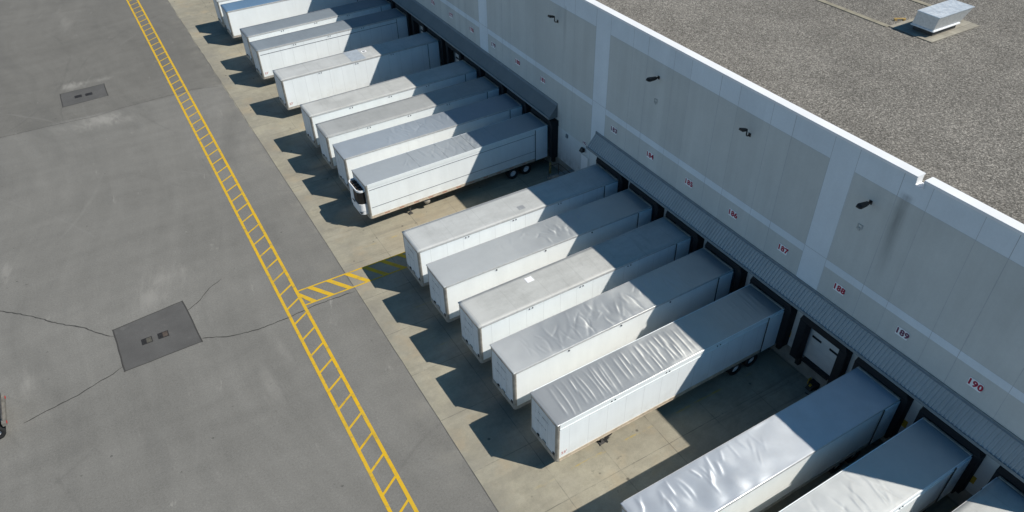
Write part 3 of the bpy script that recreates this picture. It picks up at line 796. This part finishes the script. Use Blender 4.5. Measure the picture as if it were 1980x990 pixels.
def roof_heights(kind, nx, ny, L, seed):
    r = np.random.default_rng(seed); it = []
    if kind == 'flat':
        return lowfreq(nx, ny, L, seed, 10, (1.5, 4), .0012)
    if kind == 'ridge':
        x = -L + .9; h = lowfreq(nx, ny, L, seed, 20, (1.2, 3.5), .0022)
        while x < -.6:
            n_ = 1 if r.random() < .8 else 2
            for q in range(n_):
                it.append((x + r.uniform(-.1, .1), r.uniform(-.12, .12) + (0 if n_ == 1 else (.5 if q else -.5)), PI / 2 + r.uniform(-.05, .05) - .10, r.uniform(.8, 1.1) if n_ == 1 else .5, r.uniform(.045, .075), r.uniform(.010, .021) * (1.15 if x < -6.5 else .5), r.uniform(-.06, .06)))
            x += r.uniform(.22, .5)
        return h + creases(nx, ny, L, it)
    if kind == 'dent':
        h = lowfreq(nx, ny, L, seed, 24, (.9, 3), .0024)
        for _ in range(70):
            x = r.uniform(-L + 1.5, -3)
            it.append((x, r.uniform(-1.0, 1.0), PI / 2 + r.normal(-.1, .35), r.uniform(.3, .8), r.uniform(.06, .13), r.choice([-1, 1]) * r.uniform(.006, .014), r.uniform(-.4, .4)))
        return h + creases(nx, ny, L, it)
    if kind == 'mild':
        h = lowfreq(nx, ny, L, seed, 24, (.9, 3), .0016)
        for _ in range(46):
            x = -4.5 - abs(r.normal(0, 3.2))
            it.append((x, r.uniform(-.9, 1.0), PI / 2 + r.normal(0, .5), r.uniform(.2, .5), r.uniform(.07, .14), r.choice([-1, 1]) * r.uniform(.008, .02) * (1 if x > -10 else .4), r.uniform(-.6, .6)))
        return h + creases(nx, ny, L, it)
    if kind == 'wave':
        h = lowfreq(nx, ny, L, seed, 24, (.7, 2.0), .0036)
        for _ in range(26):
            x = r.uniform(-L + .6, -8)
            it.append((x, r.uniform(-.3, 1.1), PI / 2 + r.normal(-.15, .25), r.uniform(.3, .7), r.uniform(.06, .11), r.uniform(.010, .020) * (1 if x < -10 else .6), r.uniform(-.3, .3)))
        return h + creases(nx, ny, L, it)
    if kind == 'soft':
        h = lowfreq(nx, ny, L, seed, 24, (.9, 3), .0014)
        for _ in range(34):
            x = r.uniform(-12.5, -5)
            it.append((x, r.uniform(-.9, .9), PI / 2 + r.normal(0, .35), r.uniform(.4, .9), r.uniform(.06, .12), r.choice([-1, 1]) * r.uniform(.008, .018), r.uniform(-.2, .2)))
        return h + creases(nx, ny, L, it)

def roof_mesh(kind, L, seed, mat):
    fine = kind != 'flat'
    nx = int(L / (.045 if fine else .25)); ny = 58 if fine else 11
    h = roof_heights(kind, nx, ny, L, seed)
    xs = np.linspace(-L, 0, nx); ysv = np.linspace(-W2, W2, ny)
    ed = np.clip(np.minimum(W2 - np.abs(ysv)[None, :], np.minimum(xs[:, None] + L, -xs[:, None])) / .22, 0, 1); ed = ed * ed * (3 - 2 * ed)
    crown = .018 * (1 - (ysv / W2) ** 2)[None, :]
    z = ZR + h * ed + crown * ed
    v = np.zeros((nx, ny, 3)); v[..., 0] = xs[:, None]; v[..., 1] = ysv[None, :]; v[..., 2] = z
    v = v.reshape(-1, 3)
    idx = np.arange(nx * ny).reshape(nx, ny)
    f = np.stack([idx[:-1, :-1], idx[1:, :-1], idx[1:, 1:], idx[:-1, 1:]], -1).reshape(-1, 4)
    # skirt
    rim = list(idx[:, 0]) + list(idx[-1, 1:]) + list(idx[-2::-1, -1]) + list(idx[0, -2:0:-1])
    nb = len(v); low = v[rim].copy(); low[:, 2] = ZR - .05
    v = np.vstack([v, low]); n = len(rim)
    sk = [(rim[i], nb + i, nb + (i + 1) % n, rim[(i + 1) % n]) for i in range(n)]
    me = bpy.data.meshes.new('roof'); me.from_pydata(v.tolist(), [], f.tolist() + sk); me.materials.append(mat)
    sm_ = [True] * len(f) + [False] * len(sk); me.polygons.foreach_set('use_smooth', sm_)
    import bmesh
    bm = bmesh.new(); bm.from_mesh(me); bmesh.ops.recalc_face_normals(bm, faces=bm.faces); bm.to_mesh(me); bm.free(); me.update()
    return me

CR = .17
def body_mesh(L, ms):
    m = MB(); n = 6
    # long sides, floor, rear frame; nose handled apart
    y = W2 - .012
    m.quad((0, -y, 1.12), (0, -y, ZR - .06), (-L + CR, -y, ZR - .06), (-L + CR, -y, 1.12), 0)
    m.quad((0, y, 1.12), (0, y, ZR - .06), (-L + CR, y, ZR - .06), (-L + CR, y, 1.12), 0)
    m.quad((0, -y, 1.12), (0, y, 1.12), (-L + CR, y, 1.12), (-L + CR, -y, 1.12), 1)
    m.quad((0, -y, 1.12), (0, -y, ZR - .06), (0, y, ZR - .06), (0, y, 1.12), 1)
    m.quad((-L + CR, -y, 1.12), (-L + CR, -y, ZR - .06), (-L + CR, y, ZR - .06), (-L + CR, y, 1.12), 1)
    return m.mesh('side_walls', [ms, m_steel])
def nose_mesh(L):
    m = MB(); x = -L + .012
    m.box(x, -L + CR, -W2 + CR, W2 - CR, 1.12, ZR - .06, 0)
    for yy in (-.42, .42): m.box(x - .003, x + .01, yy - .006, yy + .006, 1.5, ZR - .15, 1)
    m.box(x - .03, x + .02, -W2 + CR, W2 - CR, 1.10, 1.42, 2)
    m.box(x - .035, x + .02, -W2 + CR, W2 - CR, ZR - .14, ZR - .02, 2)
    return m.mesh('front_wall', [m_nose, m_joint, m_aluold])
def post_mesh(L, s):
    m = MB(); cx, cy = -L + CR, s * (W2 - CR); pts = [(cx, cy)]
    for k in range(7):
        a = PI / 2 * k / 6
        pts.append((cx - (CR) * math.sin(a), cy + s * CR * math.cos(a)))
    m.prism(pts, 1.08, ZR - .004, 0, True)
    m.prism([(x + .004, y) if i == 0 else (cx + (x - cx) * 1.06, cy + (y - cy) * 1.06) for i, (x, y) in enumerate(pts)], 1.06, 1.2, 0, True)
    return m.mesh('corner_post', m_aluold)
def rail_mesh(L, s, kind):
    m = MB(); y0, y1 = s * (W2 - .012), s * (W2 + .012)
    lo, hi = min(y0, y1), max(y0, y1)
    if kind == 'top': m.box(-L + CR, 0, lo, hi, ZR - .13, ZR + .006, 0)
    elif kind == 'wide':
        m.box(-L + CR, 0, lo, hi, 3.72, ZR + .006, 0); m.box(-L + CR, 0, min(s * (W2 + .0125), s * (W2 + .035)), max(s * (W2 + .0125), s * (W2 + .035)), 3.70, 3.76, 0)
        m.box(-L + CR, 0, min(s * (W2 + .0125), s * (W2 + .03)), max(s * (W2 + .0125), s * (W2 + .03)), ZR - .035, ZR + .012, 0)
    elif kind == 'line':
        m.box(-L + CR, 0, lo, hi, ZR - .13, ZR + .006, 0); m.box(-L + .3, -.2, lo, hi - .004 * s if s > 0 else hi, 3.585, 3.615, 1)
    elif kind == 'reefer':
        m.box(-L + CR, 0, lo, hi, 3.80, ZR + .006, 0); m.box(-L + .25, -.2, lo, hi, 3.58, 3.597, 1); m.box(-L + .25, -.2, lo, hi, 2.02, 2.034, 1)
    return m
def bottom_mesh(L, s, mat):
    m = MB(); y0, y1 = s * (W2 - .012), s * (W2 + .016)
    m.box(-L + CR, 0, min(y0, y1), max(y0, y1), 1.08, 1.30, 0)
    yy = s * (W2 + .030); m.box(-L + CR, 0, min(s * (W2 + .0165), yy), max(s * (W2 + .0165), yy), 1.08, 1.12, 0)
    return m.mesh('bottom_rail', mat)
def tape_mesh(L, s):
    m = MB(); y0, y1 = s * (W2 + .0165), s * (W2 + .0185); 
    m.box(-L + .45, -1, min(y0, y1), max(y0, y1), 1.17, 1.215)
    return m.mesh('reflective_tape', m_tape)
def under_mesh(L):
    m = MB()
    x = -L + .3
    while x < -.1: m.box(x, x + .06, -W2 + .05, W2 - .05, 1.0, 1.118); x += .42
    m.box(-L + .2, -L + 2.2, -.6, .6, .96, .998)
    for s in (-1, 1): m.box(-5.2, -.3, s * .5 - .06, s * .5 + .06, .82, .998); m.box(-L + 2, -5.2, s * .5 - .03, s * .5 + .03, .88, .998)
    m.box(-.16, -.04, -1.2, 1.2, .55, .65)
    for s in (-1, 1): m.box(-.16, -.04, s * .8 - .05, s * .8 + .05, .65, .998)
    return m.mesh('underframe', m_steel)
def leg_mesh(s):
    m = MB(); x, y = -12.75, s * .92
    m.box(x - .07, x + .07, y - .07, y + .07, .45, .998); m.box(x - .05, x + .05, y - .05, y + .05, .1, .45)
    m.box(x - .16, x + .16, y - .14, y + .14, .02, .07); m.tube([(x, y, .6), (x + .9, y, .96)], .03)
    m.box(x - .12, x + .12, y + s * .07 if s > 0 else y - .16, y + .16 if s > 0 else y - .07, .75, .95)
    return m.mesh('landing_leg', m_steel)
def rim_mesh(s, col):
    m = MB(); m.lathe((0, 0, 0), (0, s, 0), [(-.12, .29), (.0, .29), (.01, .265), (-.03, .24), (-.06, .17), (-.04, .11), (.04, .10), (.06, .06), (.06, .0)], 24, 0, True, False)
    return m.mesh('wheel', col)
def tyre_mesh(s):
    m = MB(); m.lathe((0, 0, 0), (0, s, 0), [(-.12, .30), (-.125, .40), (-.10, .485), (-.05, .50), (-.03, .49), (.03, .49), (.05, .50), (.09, .49), (.115, .42), (.11, .30), (.09, .285)], 28, 0, True, False)
    return m.mesh('tyre', m_rubber)
def vent_mesh(kind):
    m = MB()
    if kind == 'pair':
        m.lathe((0, 0, 0), (0, -1, 0), [(0, .045), (.03, .04)], 10)
    else: m.lathe((0, 0, 0), (0, -1, 0), [(0, .06), (.03, .05)], 10)
    return m.mesh('side_vent', m_ink)
def door_mesh(s):
    m = MB(); y0, y1 = s * (W2 + .022), s * (W2 + .075)
    m.box(-1.18, -.03, min(y0, y1), max(y0, y1), 1.16, 3.98, 0)
    m.box(-1.215, -1.185, min(y0, y1), max(y0, y1), 1.14, 4.0, 1)
    m.box(-.03, .02, min(y0, y1), max(y0, y1), 1.14, 4.0, 1)
    return m.mesh('swing_door', [m_side_p, m_steel])
def coupling_mesh(L): return MB().box(-L - .05, -L + .0, -.28, .02, 1.5, 1.64).mesh('air_coupling', m_aluold)
def socket_mesh(L): return MB().box(-L - .05, -L + .0, .35, .52, 1.48, 1.6).mesh('power_socket', m_black)
def decal_mesh(L): return MB().box(-L - .022, -L + .01, -W2 + CR + .03, -W2 + CR + .19, 1.46, 1.66).mesh('document_box', m_black)
m_note = Mat('lettering_row'); _P = m_note.objc(); _q = m_note.xyz(_P)
_a = m_note.math('GREATER_THAN', m_note.noise(m_note.comb(0, m_note.mul(_q[1], 14), _q[2]), 1.0, 3, .7), .5)
m_note = m_note.set(m_note.mix(_a, (.74, .75, .76), (.22, .23, .25)), .5)
def note_mesh(L, z, a, b): return MB().box(-L + .004, -L + .008, a, b, z, z + .06).mesh('lettering', m_note)

def trailer(y, psi, L, roof, roofmat, label, side=m_side, rail='top', seed=1, vents='pair', bottom=m_aluold, length_mark=False, notes=False, tape=False, rimcol=m_alu, wx=-1.95, post=True):
    p = math.radians(psi); c, s = math.cos(p), math.sin(p)
    t = empty('semi_trailer', (-s * W2, y + c * W2, 0), p)
    tag(t, label, 'trailer', 'semi trailers backed up to the docks')
    link('side_walls', cached(('b', L, side.name), lambda: body_mesh(L, side)), t)
    link('roof', roof_mesh(roof, L, seed, roofmat), t)
    link('front_wall', cached(('n', L), lambda: nose_mesh(L)), t)
    for q in (-1, 1):
        link('corner_post', cached(('p', L, q), lambda: post_mesh(L, q)), t)
        rm_ = m_alu if rail in ('top', 'line') else m_side_p
        rk = rail
        link('top_rail', cached(('tr', L, q, rk), lambda: rail_mesh(L, q, rk).mesh('top_rail', [rm_, m_ink])), t)
        br = link('bottom_rail', cached(('br', L, q, bottom.name), lambda: bottom_mesh(L, q, bottom)), t)
        if tape: link('reflective_tape', cached(('tp', L, q), lambda: tape_mesh(L, q)), br)
        link('landing_leg', cached(('lg', q), lambda: leg_mesh(q)), t)
        link('swing_door', cached(('sd', q), lambda: door_mesh(q)), t)
        for ax in (0, -1.3):
            for yy in (1.13, .80):
                wl = link('wheel', cached(('w', q, rimcol.name), lambda: rim_mesh(q, rimcol)), t); wl.location = (wx + ax, q * yy, .507)
                link('tyre', cached(('ty', q), lambda: tyre_mesh(q)), wl)
    link('underframe', cached(('u', L), lambda: under_mesh(L)), t)
    if roof != 'reefer' and rail != 'reefer': [link(n_, cached((n_, L), lambda: f_(L)), t) for n_, f_ in (('air_coupling', coupling_mesh), ('power_socket', socket_mesh), ('document_box', decal_mesh))]
    if vents:
        for x in (-12.5, -8.8, -5.1):
            for dx in ((-.11, .11) if vents == 'pair' else (0,)):
                v = link('side_vent', cached(('v', vents), lambda: vent_mesh(vents)), t); v.location = (x + dx, -W2 - .012 - (.004 if rail == 'wide' else 0), 3.88)
    if length_mark:
        n = link('length_marking', cached('53', lambda: text_mesh("53'", .28, .006, .001, m_text)), t)
        n.matrix_basis = Matrix.Translation((-L + .48, -W2 + .008, 1.62)) @ Matrix(((1, 0, 0), (0, 0, -1), (0, 1, 0))).to_4x4()
    if notes:
        for z_, a_, b_ in ((3.35, -.5, .5), (2.62, -.3, .75)): link('lettering', note_mesh(L, z_, a_, b_), t)
    # light strip of the rear frame on the roof edge
    link('rear_frame', cached('rf', lambda: MB().box(-.09, .01, -W2 - .01, W2 + .01, ZR - .04, ZR + .028).box(-.09, .01, -W2 - .011, -W2 + .0, 1.1, ZR - .045).mesh('rear_frame', m_tan)), t)
    return t

r_pale = mat_matte_roof('roof_pale_grey', (.50, .505, .49), (.36, .365, .35))
r_pale2 = mat_matte_roof('roof_pale_warm', (.50, .50, .475), (.34, .34, .32))
r_grey = mat_matte_roof('roof_mid_grey', (.36, .365, .355), (.28, .285, .275))
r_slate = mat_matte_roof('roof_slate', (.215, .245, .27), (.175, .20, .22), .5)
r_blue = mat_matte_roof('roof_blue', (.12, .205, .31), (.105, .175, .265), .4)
r_steel = mat_metal_roof('roof_blue_steel', (.32, .36, .40), .40, .34, .2, 2.0, .03, .8, (-11, -6))
r_reef = mat_metal_roof('roof_reefer', (.37, .40, .42), .38, .34, .2, 1.6, .03, .85, (-10, -6.5))
r_mild = mat_metal_roof('roof_mild_metal', (.495, .51, .505), .35, .46, .1, 1.5, .03, .9, (-12, -7.5))
r_dent = mat_metal_roof('roof_dented_metal', (.54, .55, .54), .34, .52, .1, 1.6, .03, .92, (-16.5, -12.5))
r_ridge = mat_metal_roof('roof_ridged_metal', (.53, .535, .52), .34, .55, .1, 1.6, .03, .92)
r_wave = mat_metal_roof('roof_bright_metal', (.60, .625, .65), .31, .45, .05, 1.4, .03, .92, (-6, -11), 16)
r_cream = mat_metal_roof('roof_cream_metal', (.55, .56, .55), .42, .3, .1, 1.6, .03, .6)

T = {}
T[1] = trailer(69.55, .3, 16.45, 'flat', r_pale, 'farthest white trailer, cut by the top edge, mostly hidden behind the blue-roofed one', m_side_p, seed=1)
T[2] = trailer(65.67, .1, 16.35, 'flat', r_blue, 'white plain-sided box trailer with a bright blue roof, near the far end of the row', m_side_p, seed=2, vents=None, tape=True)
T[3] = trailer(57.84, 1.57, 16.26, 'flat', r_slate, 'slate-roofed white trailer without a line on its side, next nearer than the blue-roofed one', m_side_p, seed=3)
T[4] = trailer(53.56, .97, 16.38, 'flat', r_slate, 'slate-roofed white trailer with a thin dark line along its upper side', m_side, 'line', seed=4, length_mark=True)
T[5] = trailer(45.70, .84, 16.26, 'flat', r_pale, 'pale-roofed white trailer between two open bays, red dots along its lower edge', m_side, seed=5, length_mark=True, tape=True)
T[6] = trailer(37.59, .98, 16.23, 'flat', r_pale2, 'light-grey-roofed white trailer, third one behind the refrigerated trailer', m_side_p, seed=6)
T[7] = trailer(33.36, .43, 16.22, 'flat', r_grey, 'evenly mid-grey-roofed white trailer, second one behind the refrigerated trailer', m_side_p, seed=7)
T[8] = trailer(29.34, .21, 16.17, 'soft', r_steel, 'white box trailer with a blue-steel roof right behind the refrigerated trailer', m_side_c, seed=8, vents=None)
T[9] = trailer(25.26, 1.33, 16.18, 'soft', r_reef, 'white refrigerated trailer with a cooling unit on its nose and two dark side lines', m_side_p, 'reefer', seed=9, vents=None, bottom=m_tan, tape=True, rimcol=m_white, wx=-2.03)
T[10] = trailer(15.64, -.34, 16.14, 'flat', r_pale, 'white box trailer with a pale stained roof beside the hatched walkway, under sign 183', m_side, seed=10, notes=True)
T[11] = trailer(11.68, -.10, 16.22, 'mild', r_mild, 'ivory trailer with a blue-grey metal roof creased toward the dock, under sign 184', m_side_c, seed=11, vents='single', notes=True)
T[12] = trailer(7.654, .63, 16.07, 'flat', r_pale2, 'white box trailer with a pale roof carrying a small white square, under sign 185', m_side, seed=12, notes=True)
T[13] = trailer(3.67, .98, 16.14, 'dent', r_dent, 'white plain-sided trailer with a dented shiny metal roof, under sign 186', m_side_c, seed=13, vents='single', notes=True)
T[14] = trailer(-.545, .79, 16.04, 'ridge', r_ridge, 'trailer with strongly ridged metal roof, beside the open bay showing its dock door', m_side, 'wide', seed=14, length_mark=True, notes=True, bottom=m_tan, rimcol=m_white, wx=-1.63)
T[15] = trailer(-8.492, -.05, 15.95, 'wave', r_wave, 'trailer with the brightest mirror-like wavy roof, at the lower right under sign 189', m_side_c, seed=15, vents=None)
T[16] = trailer(-12.5, .3, 16.15, 'soft', r_cream, 'trailer with a whitish metal roof crossed by a slanting shadow, under sign 190', m_side, 'wide', seed=16)
T[17] = trailer(-16.5, .3, 16.15, 'flat', r_pale2, 'trailer in the bottom right corner of the frame, only its rear roof in view', m_side, seed=17)

# extra parts some trailers carry
def skew(t, name, mb, mats): return mb.build(name, mats, t)
skew(T[12], 'roof_patch', MB().box(-11.6, -11.1, .5, .95, ZR + .02, ZR + .032), m_white)
skew(T[10], 'roof_patch', MB().box(-8.1, -7.6, -.8, -.35, ZR + .012, ZR + .024), plain('patch_grey', (.30, .31, .32), .6))
skew(T[5], 'roof_patch', MB().box(-7.6, -7.1, .2, .62, ZR + .016, ZR + .03, 0).box(-7.5, -7.2, .3, .5, ZR + .031, ZR + .034, 1), [m_white, m_ink])
skew(T[5], 'roof_sheet', MB().box(-9.2, -7.75, -1.2, 1.2, ZR + .02, ZR + .026), plain('roof_sheet_blue', (.36, .40, .44), .5))
# refrigeration unit
u = MB(); L9 = 16.18
def rr(y0, x0, y1, x1, rad, n=6):
    pts = [(x1, y0), (x1, y1)]
    for k in range(n + 1):
        a = PI / 2 * k / n; pts.append((x0 + rad - rad * math.sin(a), y1 - rad + rad * math.cos(a)))
    for k in range(n + 1):
        a = PI / 2 * k / n; pts.append((x0 + rad - rad * math.cos(a), y0 + rad - rad * math.sin(a)))
    return pts
ru = MB(); 
ru.prism(rr(-1.02, -L9 - .58, 1.02, -L9 + .0, .38), 1.75, 2.36, 0, True)
ru.prism(rr(-1.0, -L9 - .52, 1.0, -L9 + .0, .38), 1.42, 1.748, 0, True)
for (z0, z1) in ((3.42, 3.58),):
    o_ = rr(-1.02, -L9 - .55, 1.02, -L9, .38); i_ = rr(-.96, -L9 - .49, .96, -L9, .34); n = len(o_)
    for k in range(1, n):
        k2 = (k + 1) % n
        a, b, c_, d_ = o_[k], o_[k2], i_[k2], i_[k]
        ru.hexa([(*a, z0), (*b, z0), (*c_, z0), (*d_, z0)], [(*a, z1), (*b, z1), (*c_, z1), (*d_, z1)], 0)
ru.box(-L9 - .585, -L9 - .02, -.05, .62, 2.362, 3.418, 0)
un = ru.build('refrigeration_unit', m_white, T[9])
gb = MB().prism(rr(-.98, -L9 - .55, .98, -L9, .36), 2.363, 3.417, 0, True)
for k in range(10): gb.box(-L9 - .5, -L9 - .03, -1.0, -.975, 2.66 + k * .075, 2.695 + k * .075)
gb.build('grille', m_black, un)
fn = MB().box(-L9 - .45, -L9 - .02, -.9, .9, 3.42, 3.45, 0)
for yy in (-.62, -.2, .22, .62): fn.lathe((-L9 - .24, yy, 3.45), (0, 0, 1), [(0, .16), (.09, .16), (.09, .11), (.03, .09), (.03, 0)], 14, 1)
for yy in (-.41, .0, .42): fn.box(-L9 - .44, -L9 - .04, yy - .02, yy + .02, 3.45, 3.6, 0)
fn.build('condenser_fan', [m_black, plain('fan_brown', (.12, .085, .065), .8, 0, .3, 8)], un)
MB().box(-L9 - .525, -L9 - .05, -.93, -.60, 1.55, 1.62).box(-L9 - .6, -L9 - .575, -.15, .35, 2.2, 2.35).build('control_box', m_black, un)
rs = MB()
for x in (-11.6, -9.2, -7.6, -6.8, -4.6): rs.box(x - .007, x + .007, -1.27, 1.27, ZR + .01, ZR + .024)
rs.build('roof_seam', m_flash, T[9])
MB().lathe((-11.3, -1.0, .74), (0, 1, 0), [(-.16, .0), (-.16, .24), (.5, .24), (.5, 0)], 20).build('fuel_tank', m_aluold, T[9])

# ------------------------------------------------------------------ container chassis at the left edge
t = empty('container_chassis', (-41.25, 18.9, 0), 0); tag(t, 'empty skeletal chassis trailer, only its rear end in view at the left edge', 'chassis trailer')
f = MB()
for s in (-1, 1): f.box(-12, -.1, s * .45 - .07, s * .45 + .07, .9, 1.15)
f.box(-.22, .0, -1.22, 1.22, .88, 1.12)
for x in np.arange(-11.5, -.5, 1.2): f.box(x, x + .08, -.38, .38, .95, 1.08)
for x in (-4.0, -12.0): f.box(x - .1, x + .1, -1.22, 1.22, 1.0, 1.16)
f.build('frame', plain('chassis_primer', (.20, .185, .16), .7, .1, .3, 4), t)
lat = MB()
for k in range(6):
    y = -1.0 + k * .36; lat.tube([(-.16, y, 1.14), (-.10, y + .34, 1.34)], .025, 6); lat.tube([(-.10, y, 1.34), (-.16, y + .34, 1.14)], .025, 6)
lat.tube([(-.12, -1.05, 1.35), (-.12, 1.2, 1.35)], .03, 8)
lat.build('lattice_guard', m_steel, t)
for y in (-1.12, .98):
    for dy in (0, .3):
        pass
for x in (-.75, -2.0):
    for s in (-1, 1):
        for yy in (1.07, .76):
            wl = link('wheel', cached(('w', s, m_alu.name), lambda: rim_mesh(s, m_alu)), t); wl.location = (x, s * yy, .5)
            link('tyre', cached(('ty', s), lambda: tyre_mesh(s)), wl)
for y in (-1.05, 1.05): MB().box(.002, .03, y - .09, y + .09, .95, 1.03).build('tail_lamp', m_redlens, t)

# torn scrap lying on the apron
mm = MB(); r = random.Random(5); n = 26; ring = []
for k in range(n):
    a = 2 * PI * k / n; q = r.uniform(.12, .5) * (1 + .8 * math.cos(a - .5) ** 2)
    ring.append((q * math.cos(a), q * .42 * math.sin(a)))
top = [(x * .8, y * .75, r.uniform(.015, .06)) for x, y in ring]
mm.add([(x, y, 0) for x, y in ring] + top + [(0, 0, .03)], [(k, (k + 1) % n, n + (k + 1) % n, n + k) for k in range(n)] + [(n + k, n + (k + 1) % n, 2 * n) for k in range(n)])
o = mm.build('spilled_debris', m_rubber); o.location = (-12.45, -.30, .008); o.rotation_euler = (0, 0, .2)
tag(o, 'black torn scrap on the sunlit concrete beside the ridged-roof trailer', 'debris')

# ------------------------------------------------------------------ light, sky, camera
SUN = Vector((2.45, -2.80, 4.11)).normalized()
el = math.asin(SUN.z); az = math.atan2(SUN.x, SUN.y)
wd = bpy.data.worlds.new('World'); scene.world = wd; wd.use_nodes = True
sk = wd.node_tree.nodes.new('ShaderNodeTexSky'); sk.sky_type = 'NISHITA'; sk.sun_disc = False
sk.sun_elevation = el; sk.sun_rotation = az; sk.altitude = 100; sk.air_density = 1.0; sk.dust_density = 2.0; sk.ozone_density = 1.0
bg = wd.node_tree.nodes['Background']; tn = wd.node_tree.nodes.new('ShaderNodeMix'); tn.data_type = 'RGBA'; tn.blend_type = 'MULTIPLY'; tn.inputs[0].default_value = 1
tn.inputs[7].default_value = (.12, .71, 1.22, 1)      # a deep clear sky
wd.node_tree.links.new(sk.outputs[0], tn.inputs[6]); 
# unseen broken cloud high beyond the building, added for metal roofs to reflect
W = wd.node_tree
def wn(t, ins=(), **kw):
    nd = W.nodes.new(t)
    for k_, v_ in kw.items(): setattr(nd, k_, v_)
    for i_, v_ in enumerate(ins):
        if isinstance(v_, bpy.types.NodeSocket): W.links.new(v_, nd.inputs[i_])
        elif v_ is not None: nd.inputs[i_].default_value = v_
    return nd
gen = wn('ShaderNodeTexCoord').outputs['Generated']
sx_ = wn('ShaderNodeSeparateXYZ', [gen]).outputs
cn = wn('ShaderNodeTexNoise'); W.links.new(wn('ShaderNodeVectorMath', [gen, (1, 1, 2.2)], operation='MULTIPLY').outputs[0], cn.inputs['Vector'])
cn.inputs['Scale'].default_value = 4.2; cn.inputs['Detail'].default_value = 7; cn.inputs['Roughness'].default_value = .58
cm = wn('ShaderNodeMapRange', [cn.outputs['Fac'], .48, .66], interpolation_type='SMOOTHSTEP').outputs[0]
elev = wn('ShaderNodeMapRange', [sx_[2], .98, .85], interpolation_type='SMOOTHSTEP').outputs[0]
elo = wn('ShaderNodeMapRange', [sx_[2], .55, .68], interpolation_type='SMOOTHSTEP').outputs[0]
dt = wn('ShaderNodeVectorMath', [gen, (.80, .60, 0)], operation='DOT_PRODUCT').outputs['Value']
azm = wn('ShaderNodeMapRange', [dt, .12, .5], interpolation_type='SMOOTHSTEP').outputs[0]
cf = wn('ShaderNodeMath', [wn('ShaderNodeMath', [cm, elev], operation='MULTIPLY').outputs[0], wn('ShaderNodeMath', [azm, elo], operation='MULTIPLY').outputs[0]], operation='MULTIPLY').outputs[0]
cx = W.nodes.new('ShaderNodeMix'); cx.data_type = 'RGBA'; W.links.new(cf, cx.inputs[0]); W.links.new(tn.outputs[2], cx.inputs[6])
cx.inputs[7].default_value = (15, 15, 14.6, 1)
# unseen cloud bank added low in the west to brighten wall and trailer noses
dw = wn('ShaderNodeVectorMath', [gen, (-.985, .17, 0)], operation='DOT_PRODUCT').outputs['Value']
wa = wn('ShaderNodeMapRange', [dw, .55, .88], interpolation_type='SMOOTHSTEP').outputs[0]
we = wn('ShaderNodeMapRange', [sx_[2], .50, .26], interpolation_type='SMOOTHSTEP').outputs[0]
wb = wn('ShaderNodeMapRange', [sx_[2], -.01, .04]).outputs[0]
wc = wn('ShaderNodeMapRange', [cn.outputs['Fac'], .30, .50], interpolation_type='SMOOTHSTEP').outputs[0]
wf = wn('ShaderNodeMath', [wn('ShaderNodeMath', [wa, we], operation='MULTIPLY').outputs[0], wn('ShaderNodeMath', [wb, wc], operation='MULTIPLY').outputs[0]], operation='MULTIPLY').outputs[0]
cy = W.nodes.new('ShaderNodeMix'); cy.data_type = 'RGBA'; W.links.new(wf, cy.inputs[0]); W.links.new(cx.outputs[2], cy.inputs[6])
cy.inputs[7].default_value = (10.5, 16, 20.5, 1)
W.links.new(cy.outputs[2], bg.inputs[0]); bg.inputs[1].default_value = .05
sl = bpy.data.lights.new('sun', 'SUN'); sl.energy = 5.0; sl.angle = math.radians(.5); sl.color = (1.0, .95, .87)
so = bpy.data.objects.new('sun', sl); COL.objects.link(so); so.location = (40, -60, 80)
so.rotation_euler = (-SUN).to_track_quat('-Z', 'Y').to_euler()

yw, pt, rl = math.radians(60.5382409), math.radians(-39.2916343), math.radians(-1.59420488)
fw = Vector((math.cos(pt) * math.cos(yw), math.cos(pt) * math.sin(yw), math.sin(pt)))
rt = fw.cross(Vector((0, 0, 1))).normalized(); up = rt.cross(fw)
r2 = rt * math.cos(rl) + up * math.sin(rl); u2 = -rt * math.sin(rl) + up * math.cos(rl)
cam = bpy.data.cameras.new('camera'); co = bpy.data.objects.new('camera', cam); COL.objects.link(co)
mw = Matrix.Identity(4)
for i in range(3): mw[i][0] = r2[i]; mw[i][1] = u2[i]; mw[i][2] = -fw[i]; mw[i][3] = (-29.31436255, -20.11299495, 34.41253251)[i]
co.matrix_world = mw
cam.sensor_width = 36; cam.lens = 36 * 1431.583458 / 1980; cam.clip_start = .5; cam.clip_end = 2000
scene.camera = co
scene.view_settings.view_transform = 'Standard'; scene.view_settings.look = 'None'
scene.view_settings.exposure = 0; scene.view_settings.gamma = 1
